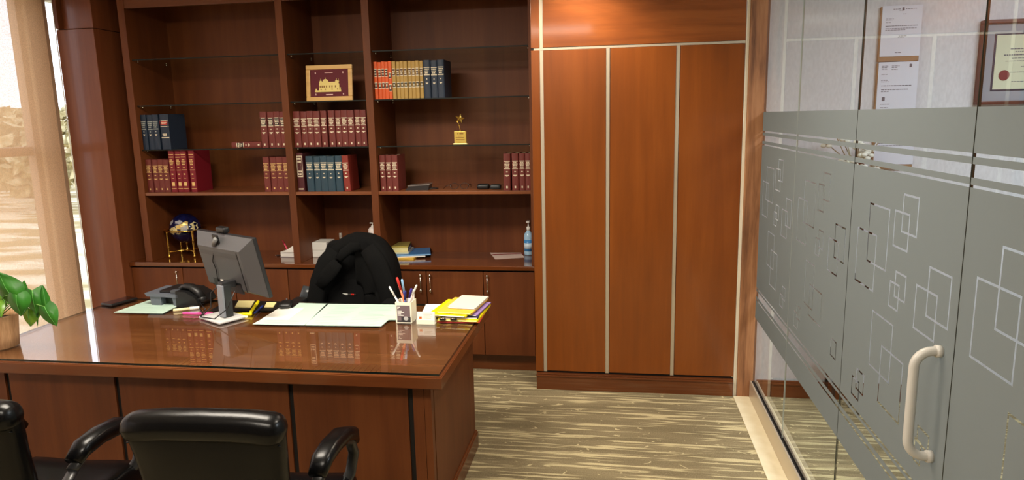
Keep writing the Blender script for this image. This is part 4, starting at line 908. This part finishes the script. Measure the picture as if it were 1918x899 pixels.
# jacket hung over the chair back
jk = thing('jacket', 'black knitted jacket draped over the back of the office chair', 'jacket', (-1.570, 3.75, .445), PI + .05)
def outline(u):
    """arch over the shoulders from one side (u=0) to the other, x then z (local, floor at -.5)"""
    a = PI * u; k = abs(math.cos(a)) ** .92; x = math.copysign(k, math.cos(a)) * .250; z = .16 + .445 * (math.sin(a) ** .72 if math.sin(a) > 0 else 0)
    return x, z
def jacket_pt(u, v, side=0):
    x, z = outline(u); c = (0, .24)
    lean = lambda zz: -.09 * (zz - .03) / .56
    if v < .30:      # front panel from inner edge to the outer fold
        k = v / .30; left = x > 0
        inner = (.78 if left else .22); f = inner + (1 - inner) * k
        xx, zz = c[0] + (x - c[0]) * f, c[1] + (z - c[1]) * (f if z > .3 else 1)
        yy = -.205 + .062 + .016 * (1 - k) * 0 + .020 * math.sin(PI * k) + lean(zz) + .05 * (xx / .24) ** 2
    elif v < .45:
        k = (v - .30) / .15; xx, zz = x * (1 + .02 * math.sin(PI * k)), z + .012 * math.sin(PI * k)
        yy = -.205 + .062 - .15 * k + lean(zz) + .05 * (xx / .24) ** 2
    else:
        k = (v - .45) / .55; f = 1 - k
        xx, zz = x * f, c[1] + (z - c[1]) * (1 - k * .999)
        yy = -.205 - .088 - .02 * math.sin(PI * min(1, k * 1.4)) + lean(zz)
    p = Vector((xx, yy, zz)); w = .012 * noise.noise(Vector((xx * 9, zz * 3.5, v * 2))) + .008 * noise.noise(Vector((xx * 22, zz * 7, 4)))
    fold = .009 * math.sin(34 * (xx * .9 + zz * .45)) * (1 if v < .45 else .5)
    return p + Vector((w * .6, max(-.006, fold + w) if v < .45 else -abs(fold) - abs(w), w * .5))
jb = MB().grid(lambda u, v: jacket_pt(u, v), 60, 40, KNIT).build('body', jk)
sm = jb.modifiers.new('thickness', 'SOLIDIFY'); sm.thickness = .006; sm.offset = 0
MB().sweep([(.105, -.150, .535), (.155, -.125, .47), (.200, -.105, .36), (.238, -.095, .22), (.240, -.095, .13)], [.045, .055, .055, .050, .045], [.022, .028, .028, .025, .022], KNIT, up=(0, 1, 0), seg=14).build('sleeve', jk)
MB().sweep([(-.095, -.150, .55), (-.155, -.125, .47), (-.208, -.105, .34), (-.235, -.09, .20), (-.23, -.09, .12)], [.05, .06, .06, .055, .05], [.022, .030, .030, .027, .022], KNIT, up=(0, 1, 0), seg=14).build('sleeve', jk)
MB().sweep([(.075, -.118, .485), (.045, -.132, .525), (.0, -.150, .555), (-.05, -.155, .56)], [.022, .030, .032, .024], [.012, .018, .018, .012], KNIT, up=(0, 1, 0), seg=12).build('collar', jk)
MB().sweep([(.195, -.085, .33), (.155, -.092, .385), (.115, -.100, .43), (.075, -.108, .47)], [.036, .046, .046, .032], [.012, .016, .016, .012], KNIT, up=(0, 1, 0), seg=12).build('front_flap', jk)

# ================================================================== PLANT
pp = Vector((-2.812, 2.665, DZ)); pl = thing('potted_plant', 'heart-leaved green plant in a ribbed wood-tone pot at the desk end', 'plant', pp)
POT = noisy('pot_wood', (170, 128, 88), (196, 154, 112), 30, (6, 6, .4), rough=.6)
b = MB(); seg = 48; prof = [(.076, 0), (.080, .05), (.088, .145), (.090, .150), (.082, .150), (.080, .125)]
vs = []; fs = []
for i in range(seg):
    a = 2 * PI * i / seg; rr = 1 + .012 * (i % 2)
    for r, z in prof: vs.append((r * rr * math.cos(a), r * rr * math.sin(a), z))
n_ = len(prof)
for i in range(seg):
    j = (i + 1) % seg
    for k in range(n_ - 1): fs.append((i * n_ + k, j * n_ + k, j * n_ + k + 1, i * n_ + k + 1))
fs.append(tuple(i * n_ for i in range(seg - 1, -1, -1)))
b.add(vs, fs, POT, True); b.build('pot', pl)
MB().lathe([(.0805, .120), (.05, .130), (0.0001, .134)], noisy('potting_soil', (52, 36, 26), (88, 64, 44), 90, rough=.95, bump=.6), seg=24).build('soil', pl)
def leafmat(name, c1, c2):
    m = noisy(name, c1, c2, 14, (1, 1, 1), rough=.32); n, l = nodes_of(m); b_ = n['Principled BSDF']
    tb_ = n.new('ShaderNodeBsdfTranslucent'); tb_.inputs[0].default_value = lin((96, 160, 30)); mx = n.new('ShaderNodeMixShader'); mx.inputs[0].default_value = .3
    o_ = n['Material Output']; l.new(b_.outputs[0], mx.inputs[1]); l.new(tb_.outputs[0], mx.inputs[2]); l.new(mx.outputs[0], o_.inputs[0])
    return m
LF = leafmat('leaf_green', (34, 92, 30), (56, 126, 42)); LF2 = leafmat('leaf_fresh', (98, 150, 44), (140, 182, 62)); VEIN = mat('leaf_vein', (84, 150, 62), .5)
def heart(base, tip, w, m, face=(.25, -1, .35), curl=.25):
    base, tip = Vector(base) - pp, Vector(tip) - pp; d = tip - base; L = d.length; d.normalize(); nrm = Vector(face).normalized(); side = d.cross(nrm).normalized(); nrm = side.cross(d)
    def wid(t): return (math.sin(PI * min(1, (t + .18) / 1.18) ** .72) ** .8 if t < 1 else 0) * (1 if t > -.1 else .5)
    b = MB(); NU, NV = 12, 8
    def fn(u, v):
        s_ = 2 * v - 1; t = -.18 * (abs(s_) ** .8) * (1 - u) + u * 1.0
        ww = w / 2 * max(0.0, math.sin(PI * (min(1, u * .86 + .14)) ** .8)) ** .85 if u < .999 else 0
        p = base + d * (L * t) + side * (s_ * ww) + nrm * (-curl * w * s_ * s_ * .6 - .10 * L * u * u + .012 * math.sin(5 * u + 3 * s_) * w * 4)
        return p
    b.grid(fn, NU, NV, m); o_ = b.build('leaf', pl)
    v_ = MB().sweep([fn(u / 8, .5) + nrm * .0008 for u in range(9)], [.0016 * (1 - u / 9) + .0003 for u in range(9)], [.0008] * 9, VEIN, up=tuple(nrm), seg=5).build('vein', o_)
    g = Vector((0.01 * math.sin(base.x * 90), .01 * math.cos(base.x * 70), .128)); mid = (g + base) / 2 + Vector((0, 0, .04))
    MB().sweep([g, g.lerp(mid, .6) + Vector((0, 0, .012)), mid + Vector((0, 0, .012)), mid.lerp(base, .6) + Vector((0, 0, .010)), base], .0022, .0022, VEIN if m is LF2 else mat('stem_green', (96, 140, 60), .5), seg=6).build('stem', pl)
heart((-2.660, 2.62, 1.012), (-2.705, 2.60, 1.120), .115, LF, (.2, -1, .1))
heart((-2.600, 2.58, 1.030), (-2.592, 2.57, .935), .098, LF)
heart((-2.585, 2.65, 1.034), (-2.570, 2.63, .930), .098, LF, (.35, -1, .35))
heart((-2.648, 2.66, 1.013), (-2.636, 2.66, 1.075), .040, LF)
heart((-2.625, 2.66, .945), (-2.622, 2.64, .868), .088, LF2, (.1, -1, .5))
heart((-2.590, 2.66, .955), (-2.601, 2.66, .861), .018, LF)
heart((-2.538, 2.66, .945), (-2.540, 2.66, 1.055), .044, LF, (.7, -.8, .1), .5)
heart((-2.525, 2.64, .962), (-2.478, 2.63, .876), .078, LF, (.2, -1, .4))
heart((-2.775, 2.70, .955), (-2.797, 2.68, 1.01), .045, LF2)
heart((-2.750, 2.70, .950), (-2.715, 2.68, .99), .045, LF2)
heart((-2.730, 2.60, .985), (-2.690, 2.57, .935), .060, LF2, (.1, -1, .5))
heart((-2.83, 2.62, 1.02), (-2.90, 2.60, 1.08), .11, LF)
heart((-2.87, 2.68, .99), (-2.95, 2.66, .94), .10, LF)

# ================================================================== ON THE WORKTOP
CZ = CT + .0005
g = thing('desk_globe', 'dark blue gemstone globe on a gold legged stand, on the worktop', 'globe', (-3.245, 4.76, CZ), .15)
b = MB(); GC = (.0, 0, .212); GR = .112
BLU = noisy('lapis_blue', (10, 12, 40), (20, 26, 74), 22, rough=.12, coat=.5)
MB().ball(GC, GR, BLU, 28, 18).build('sphere', g)
land = MB()
for (lon, lat, r, sq, mm) in ((-1.75, .02, .055, .55, 0), (-1.45, .22, .035, .6, 1), (-2.1, -.08, .035, .7, 0), (-1.2, .10, .028, .8, 2), (-1.6, .55, .030, .5, 2), (-1.1, .45, .022, .7, 1), (-2.3, .5, .02, 1, 2), (-.6, .2, .05, .6, 0), (.8, .3, .05, .7, 1), (2.2, .1, .05, .7, 2)):
    n0 = Vector((math.cos(lat) * math.cos(lon), math.cos(lat) * math.sin(lon), math.sin(lat))); t1 = n0.cross(Vector((0, 0, 1))).normalized(); t2 = t1.cross(n0)
    pts_ = [Vector(GC)+ (n0 * GR + t1 * (r * math.cos(k * PI / 5) * (1 + .25 * math.sin(k * 2.3 + lon))) + t2 * (r * sq * math.sin(k * PI / 5) * (1 + .3 * math.cos(k * 1.9)))).normalized() * (GR + .0008) for k in range(10)]
    land.add(pts_ + [Vector(GC) + n0 * (GR + .0012)], [(k, (k + 1) % 10, 10) for k in range(10)], (mat('land_cream', (222, 206, 150), .3), mat('land_gold', (214, 186, 106), .3, .3), mat('land_silver', (168, 168, 172), .3))[mm])
land.build('land_inlay', g)
rg = MB(); N = 40
rg.sweep([(.135 * math.cos(2 * PI * k / N), .135 * math.sin(2 * PI * k / N), .205) for k in range(N + 1)], .016, .004, GOLD, seg=8, sq=.6, cap=False); rg.build('horizon_ring', g)
for k in range(4):
    a = PI / 4 + k * PI / 2; x, y = .135 * math.cos(a), .135 * math.sin(a)
    MB().lathe([(.004, 0), (.0095, .004), (.0095, .016), (.005, .022), (.0085, .040), (.005, .052), (.0075, .075), (.0085, .11), (.006, .128), (.009, .134), (.006, .142), (.0085, .165), (.007, .19), (.010, .198), (.006, .205)], GOLD, (x, y, 0), 12).build('leg', g)
cr_ = MB()
for k in range(2):
    a = PI / 4 + k * PI / 2; cr_.cyl((.13 * math.cos(a), .13 * math.sin(a), .045), (-.13 * math.cos(a), -.13 * math.sin(a), .045), .0042, GOLD, 8)
cr_.lathe([(.006, .03), (.014, .04), (.014, .052), (.006, .06)], GOLD, seg=12).build('cross_stretcher', g)
MB().lathe([(.012, .055), (.004, .062), (.004, .085), (.008, .095), (.012, .102)], GOLD, seg=12).build('centre_post', g)

# open note block with pen, boxes, bottles
t = thing('note_block', 'white note block with curled sheets beside the first divider', 'note block', (-2.395, 4.765, CZ), -.06)
NB = MB()
for k in range(14):
    z = .004 + k * .0026
    NB.box((-.075 + .0012 * (k % 3), -.042 - .001 * (k % 2), z), (.06, .06, z + .0022), PAPER if k % 4 else mat('sheet_shadow', (206, 204, 206), .7))
NB.build('sheets', t)
MB().prism([(-.05, .040), (.06, .040), (.06, .100), (.052, .098)], -.03, .05, PAPER, M=RX(PI / 2)).build('curled_sheets', t)
MB().box((-.077, -.045, 0), (.062, .062, .004), mat('block_backing', (150, 146, 150), .7)).build('backing_board', t)
t = thing('pen', 'pink pen standing out of the white note block on the worktop', 'pen', (-2.455, 4.80, CZ), 0)
d = Vector((-.045, .01, .085)); s0 = Vector((.015, -.01, .03))
MB().sweep([s0, s0 + d * .7], .0055, .0055, mat('pink_barrel', (222, 78, 104), .35), seg=10).build('barrel', t)
MB().sweep([s0 + d * .7, s0 + d], .005, .004, mat('crimson_cap', (150, 20, 50), .35), seg=10).build('cap', t)
t = thing('pen', 'small black pen with a metal tip lying beside the note block', 'pen', (-2.49, 4.765, CZ + .006))
MB().sweep([(-.035, 0, 0), (-.028, 0, 0), (.03, .004, 0)], [.002, .0055, .0055], [.002, .0055, .0055], BLACKP, seg=10).build('barrel', t)
MB().sweep([(-.046, 0, 0), (-.035, 0, 0)], .003, .003, CHROME, seg=8).build('tip', t)
WB = mat('white_card_box', (232, 231, 224), .5); IV2 = mat('print_green', (86, 132, 62), .6)
def wbox(label, z0, h, w=.170, d=.15):
    t = thing('gift_box', label, 'box', (-2.195, 4.808, z0), .0, 'white boxes stacked on the worktop')
    MB().box((-w / 2, -d / 2, 0), (w / 2, d / 2, h), WB, .003).build('base', t)
    l_ = MB().box((-w / 2 - .0015, -d / 2 - .0015, h * .10), (w / 2 + .0015, d / 2 + .0015, h + .0015), WB, .003).build('lid', t)
    return t, l_, w, d
t1_, l1_, w_, d_ = wbox('white box, lower of the two stacked beside the office chair', CZ, .048)
t2_, l2_, w_, d_ = wbox('white box with flower print, upper of the two beside the office chair', CZ + .0502, .060)
b = MB(); xf = w_ / 2 + .002; PK = mat('print_pink', (222, 92, 112), .6)
for (y, z, r, mm) in ((.005, .045, .013, PK), (.022, .048, .010, mat('print_rose', (170, 50, 76), .6)), (-.004, .026, .010, IV2), (.018, .024, .011, IV2), (.034, .034, .009, IV2), (-.03, .02, .004, mat('print_dot', (70, 66, 62), .6))):
    b.prism([(y + r * math.cos(k * PI / 5) * (1 + .2 * math.sin(k * 3)), z + r * .8 * math.sin(k * PI / 5)) for k in range(10)], xf - .0002, xf + .0003, mm, M=Matrix(((0, 0, 1, 0), (1, 0, 0, 0), (0, 1, 0, 0), (0, 0, 0, 1))))
b.build('flower_print', l2_)
t = thing('perfume_bottle', 'small clear bottle with a silver cap behind the white boxes', 'bottle', (-2.065, 4.90, CZ))
MB().lathe([(.022, 0), (.024, .01), (.024, .085), (.012, .105), (.011, .115)], mat('dark_bottle_glass', (60, 52, 46), .1), seg=16).build('flask', t)
MB().lathe([(.011, .113), (.0125, .116), (.0125, .152), (.010, .156)], mat('clear_cap', (196, 188, 178), .12, .4), seg=14).build('cap', t)
t = thing('lotion_bottle', 'white lotion bottle with a pump behind the draped chair', 'bottle', (-1.795, 4.86, CZ))
MB().lathe([(.030, 0), (.033, .008), (.033, .19), (.022, .205), (.012, .210)], mat('lotion_white', (238, 228, 222), .35), seg=18).build('flask', t)
pm = MB().lathe([(.010, .208), (.011, .218), (.004, .220), (.004, .236)], PAPER, seg=12); pm.box((-.020, -.005, .234), (.006, .005, .242), PAPER, .002); pm.build('pump', t)
t = thing('sanitizer_bottle', 'clear blue sanitizer pump bottle at the wardrobe end of the worktop', 'bottle', (-.632, 4.90, CZ))
MB().lathe([(.030, 0), (.034, .008), (.034, .135), (.030, .155), (.014, .175), (.012, .182)], mat('gel_blue', (168, 208, 236), .12), seg=18).build('flask', t)
MB().lathe([(.0345, .03), (.0345, .115)], mat('label_blue', (66, 140, 206), .4), seg=18).build('label_band', t)
MB().lathe([(.0350, .05), (.0350, .09)], mat('label_pale', (206, 226, 240), .4), seg=18).build('label_patch', t)
pm = MB().lathe([(.013, .18), (.014, .205), (.005, .207), (.005, .245)], PAPER, seg=12); pm.box((-.012, -.040, .240), (.012, .010, .252), PAPER, .003); pm.build('pump', t)
# books and folders beside the second divider
GB = 'pile of books and folders on the worktop'
def pile(name, label, cat, c, w, d, z, h, cover, inner, rz=0):
    t = thing(name, label, cat, (c[0], c[1], z), rz, GB)
    MB().box((-w / 2, -d / 2, 0), (w / 2, d / 2, .002), cover).box((-w / 2, -d / 2, h - .002), (w / 2, d / 2, h), cover).box((w / 2 - .002, -d / 2, 0), (w / 2, d / 2, h), cover).build('cover', t)
    MB().box((-w / 2 + .004, -d / 2 + .003, .002), (w / 2 - .002, d / 2 - .004, h - .002), inner).build('pages', t)
    return t
z = CZ
pile('folder', 'amber folder at the bottom of the pile by the second divider', 'folder', (-1.555, 4.80), .25, .22, z, .010, OY, PYL, -.05); z += .0105
pile('folder', 'white folder under the blue one by the second divider', 'folder', (-1.53, 4.815), .29, .23, z, .009, PAPER, PAPER, .22); z += .0095
pile('folder', 'blue folder in the pile by the second divider', 'folder', (-1.50, 4.83), .29, .24, z, .012, mat('folder_blue', (58, 122, 182), .35), MATS['sky_blue'], .28); z += .0125
pile('book', 'white book between the blue folder and the yellow book', 'book', (-1.58, 4.83), .165, .20, z, .012, PAPER, PYL, .10); z += .0125
t = pile('book', 'thick yellow-paged book with a dark spine, by the second divider', 'book', (-1.585, 4.835), .150, .20, z, .032, mat('pulp_yellow', (226, 206, 110), .6), mat('pulp_pages', (232, 222, 160), .75), .16)
MB().box((.0752, -.099, .002), (.0762, .099, .030), NV3).box((.0763, -.07, .008), (.0766, .05, .022), mat('spine_grey', (170, 172, 180), .5)).build('spine', t); z += .0325
pile('book', 'thin olive-covered book on top of the pile by the second divider', 'book', (-1.580, 4.845), .140, .17, z, .007, mat('olive_cover', (150, 134, 70), .5), PYL, .2)
o = sheet('leaflet', [(-.93, 4.955), (-.70, 4.965), (-.652, 4.80), (-.852, 4.73)], CZ, .002, mat('leaflet_pale', (228, 206, 196), .6), 'pale leaflet with a dark red stripe, near the sanitizer bottle', 'leaflet')
MB().add([(-.125, .035, .0023), (.10, .075, .0023), (.115, .055, .0023), (-.105, .01, .0023)], [(0, 3, 2, 1)], mat('leaflet_red', (140, 34, 40), .6)).build('stripe', o)

# ================================================================== ON THE SHELVES
t = thing('framed_picture', 'wood-framed dark red picture of a pale domed building, on the middle glass shelf', 'picture', (-1.965, 4.62, ZU), 0)
FRW = wood('pale_frame_wood', (206, 160, 92), (224, 180, 112), (238, 200, 136), axis='x', rough=.4, coat=.1); M = RX(-.10)
fw_, fh_, fb = .335, .245, .030
b = MB()
b.box((-fw_ / 2, 0, 0), (fw_ / 2, .022, fb), FRW, .004, M).box((-fw_ / 2, 0, fh_ - fb), (fw_ / 2, .022, fh_), FRW, .004, M).box((-fw_ / 2, 0, fb), (-fw_ / 2 + fb, .022, fh_ - fb), FRW, .004, M).box((fw_ / 2 - fb, 0, fb), (fw_ / 2, .022, fh_ - fb), FRW, .004, M)
b.build('frame', t)
pc = MB().box((-fw_ / 2 + fb, .008, fb), (fw_ / 2 - fb, .014, fh_ - fb), mat('velvet_red', (98, 28, 40), .75), 0, M).build('picture_ground', t)
b = MB(); GLDP = mat('pale_gold_relief', (236, 214, 130), .45); GD2 = mat('relief_dark', (140, 96, 40), .6); y0, y1 = .0045, .008
def bx(x0, x1, z0, z1, m=GLDP, dy=0): b.box((x0, y0 - dy, z0), (x1, y1, z1), m, 0, M)
bx(-.105, .085, .062, .074); bx(-.075, .072, .074, .118); bx(-.072, .068, .118, .130, GLDP, .001); bx(-.10, -.092, .074, .086); bx(.074, .082, .074, .092)
for x, r, z in ((-.028, .022, .130), (-.062, .008, .134), (.052, .009, .134), (.066, .005, .134)):
    b.prism([(x + r * math.cos(PI * k / 8), z + r * .9 * math.sin(PI * k / 8)) for k in range(9)] + [(x - r * .9, z - .004), (x + r * .9, z - .004)], -y1, -y0, GLDP, M=M @ RX(PI / 2)); bx(x - .0012, x + .0012, z + r * .8, z + r * .8 + .012)
for x in (-.066, -.052, -.038, -.02, .004, .02, .045): bx(x - .004, x + .004, .092, .106, GD2, .0006)
for x in (-.06, -.03, .02, .06): bx(x - .004, x + .004, .076, .084, GD2, .0006)
for x in (-.10, .10):
    for z in (.046, .192): b.ball(M @ Vector((x, .007, z)), .005, mat('relief_pink', (226, 186, 180), .5), 8, 6, (1, .4, 1.4))
bx(-.025, .025, .040, .047, MATS['relief_pink']); bx(-.032, .026, .190, .1935, MATS['relief_pink'])
b.build('building_relief', pc)
MB().box((-.03, .022, .02), (.03, .028, .17), GAP, 0, TR(0, .062, 0) @ RX(.28)).build('easel_back', t)
# star trophy
t = thing('star_trophy', 'small gold star trophy on a gold plaque block, on the glass shelf', 'trophy', (-1.044, 4.60, ZG), .05)
MB().box((-.048, -.022, 0), (.048, .022, .009), mat('trophy_foot', (206, 190, 130), .3, .4), .002).build('foot', t)
pq = MB().box((-.040, -.015, .009), (.040, .015, .088), mat('plaque_gold', (224, 192, 96), .32, .55), .002).build('plaque', t)
b = MB(); PT = mat('plaque_print', (146, 106, 36), .6)
for z, a, c, h in ((.074, -.018, -.010, .010), (.074, -.004, .022, .010), (.056, -.014, .010, .003), (.047, -.030, .026, .004), (.033, -.030, .030, .005)): b.box((a, -.0156, z - h / 2), (c, -.015, z + h / 2), PT)
b.build('print', pq)
b = MB(); b.sweep([(-.002, 0, .088), (.0, 0, .10), (-.006, 0, .125), (-.012, 0, .145), (-.022, 0, .160)], [.006, .0035, .0035, .005, .008], [.005, .003, .003, .004, .004], GOLD, seg=8); b.build('figure_stem', t)
b = MB(); sc = Vector((.0, 0, .172)); sp_ = [(sc.x + (.034 if k % 2 == 0 else .014) * math.sin(k * PI / 5 + .2), sc.z + (.034 if k % 2 == 0 else .014) * math.cos(k * PI / 5 + .2)) for k in range(10)]
b.add([(x, -.003, z) for x, z in sp_] + [(sc.x, -.010, sc.z)], [(k, 10, (k + 1) % 10) for k in range(10)], GOLD); b.add([(x, -.003, z) for x, z in sp_] + [(sc.x, .006, sc.z)], [(k, (k + 1) % 10, 10) for k in range(10)], GOLD); b.build('star', t)
# dark box, glasses, black case
t = thing('stapled_case', 'flat dark box with a pale clear lid on the wood shelf, beside maroon books', 'box', (-1.365, 4.66, ZS), .08); t.name = 'flat_box'
MB().prism([(-.085, 0), (.075, 0), (.085, .040), (-.06, .030)], -.06, .06, mat('charcoal_box', (46, 42, 42), .35), M=RX(PI / 2)).build('tray', t)
MB().box((-.065, -.062, .030), (.088, .062, .036), mat('smoky_lid', (120, 112, 108), .15), .001, RY(-.06)).build('lid', t)
MB().sweep([(.07, -.05, .006), (.105, -.04, .012), (.14, -.03, .008)], .006, .004, BLACKP, seg=8).build('strap', t)
t = thing('eyeglasses', 'dark-rimmed eyeglasses folded open on the wood shelf', 'eyeglasses', (-1.075, 4.66, ZS), .12)
SM = mat('spectacle_rim', (34, 22, 20), .3); b = MB()
for x in (-.035, .035): b.sweep([(x + .027 * math.cos(k * PI / 10), -.02 + .004 * math.sin(k * PI / 10), .024 + .020 * math.sin(k * PI / 10)) for k in range(21)], .0018, .0018, SM, up=(0, 1, 0), seg=6, cap=False)
b.tube([(-.009, -.02, .028), (0, -.023, .033), (.009, -.02, .028)], .0018, SM, 6); b.build('rims', t)
for x in (-1, 1): MB().tube([(x * .062, -.02, .032), (x * .066, .0, .032), (x * .070, .08, .028), (x * .068, .11, .004)], .002, SM, 6).build('temple', t)
MB().tube([(-.07, -.01, .032), (-.095, .0, .022), (-.115, .01, .004)], .0018, SM, 6).build('loop_cord', t)
t = thing('glasses_case', 'black case lying open on the wood shelf, next to maroon books', 'case', (-.862, 4.66, ZS), .05)
MB().rbox((-.045, 0, .018), (.085, .07, .036), .014, BLACKP, None, 3).build('body', t)
MB().rbox((.040, -.005, .016), (.075, .065, .032), .012, mat('slate_case', (38, 44, 46), .35), None, 3).build('lid', t)

# ================================================================== OUTDOORS beyond the window
sbox('ground_outside', (-60, -30, -1.2), (-4.2, 60, -1.0), noisy('dry_lawn', (160, 140, 92), (236, 226, 196), .55, (.8, 2.2, 1), rough=.95, detail=6, lo=.42, hi=.58))
def out_tree(label, x, y, h, r, seed):
    t = thing('garden_tree', label, 'tree', (x, y, -1.0), group='trees beyond the shaded window')
    MB().sweep([(0, 0, 0), (.05, 0, h * .4), (0, .05, h * .75)], [.16, .12, .06], [.16, .12, .06], mat('tree_bark', (110, 90, 68), .9), seg=8).build('trunk', t)
    b = MB(); rnd = random.Random(seed); G = noisy('sunlit_foliage', (160, 146, 100), (224, 212, 172), 3, rough=.9)
    for k in range(420):
        a = rnd.uniform(0, 2 * PI); e = rnd.uniform(-1, 1); rr = r * rnd.uniform(.55, 1.0); c = Vector((rr * math.cos(a) * math.sqrt(1 - min(1, e * e)), rr * math.sin(a) * math.sqrt(1 - min(1, e * e)), h * .52 + r * .62 * e)); s_ = r * rnd.uniform(.10, .2)
        u = Vector((rnd.gauss(0, 1), rnd.gauss(0, 1), rnd.gauss(0, 1))).normalized(); w = u.orthogonal().normalized()
        x_ = u.cross(w)
        b.add([c + w * s_, c + x_ * s_ * .6, c - w * s_, c - x_ * s_ * .6], [(0, 1, 2, 3)], G)
    b.build('crown', t)
for i, (x, y, h, r) in enumerate(((-19.5, 20.8, 3.4, 1.9), (-23.2, 24.4, 3.6, 2.0), (-27.5, 28.2, 3.9, 2.4), (-28, 33.5, 4.1, 2.6))):
    out_tree(['pale bushy tree outside, nearest one seen through the shade', 'pale bushy tree outside behind the shade, second in distance', 'pale bushy tree outside behind the shade, third in distance', 'farthest pale bushy tree outside, towards the pilaster'][i], x, y, h, r, i)
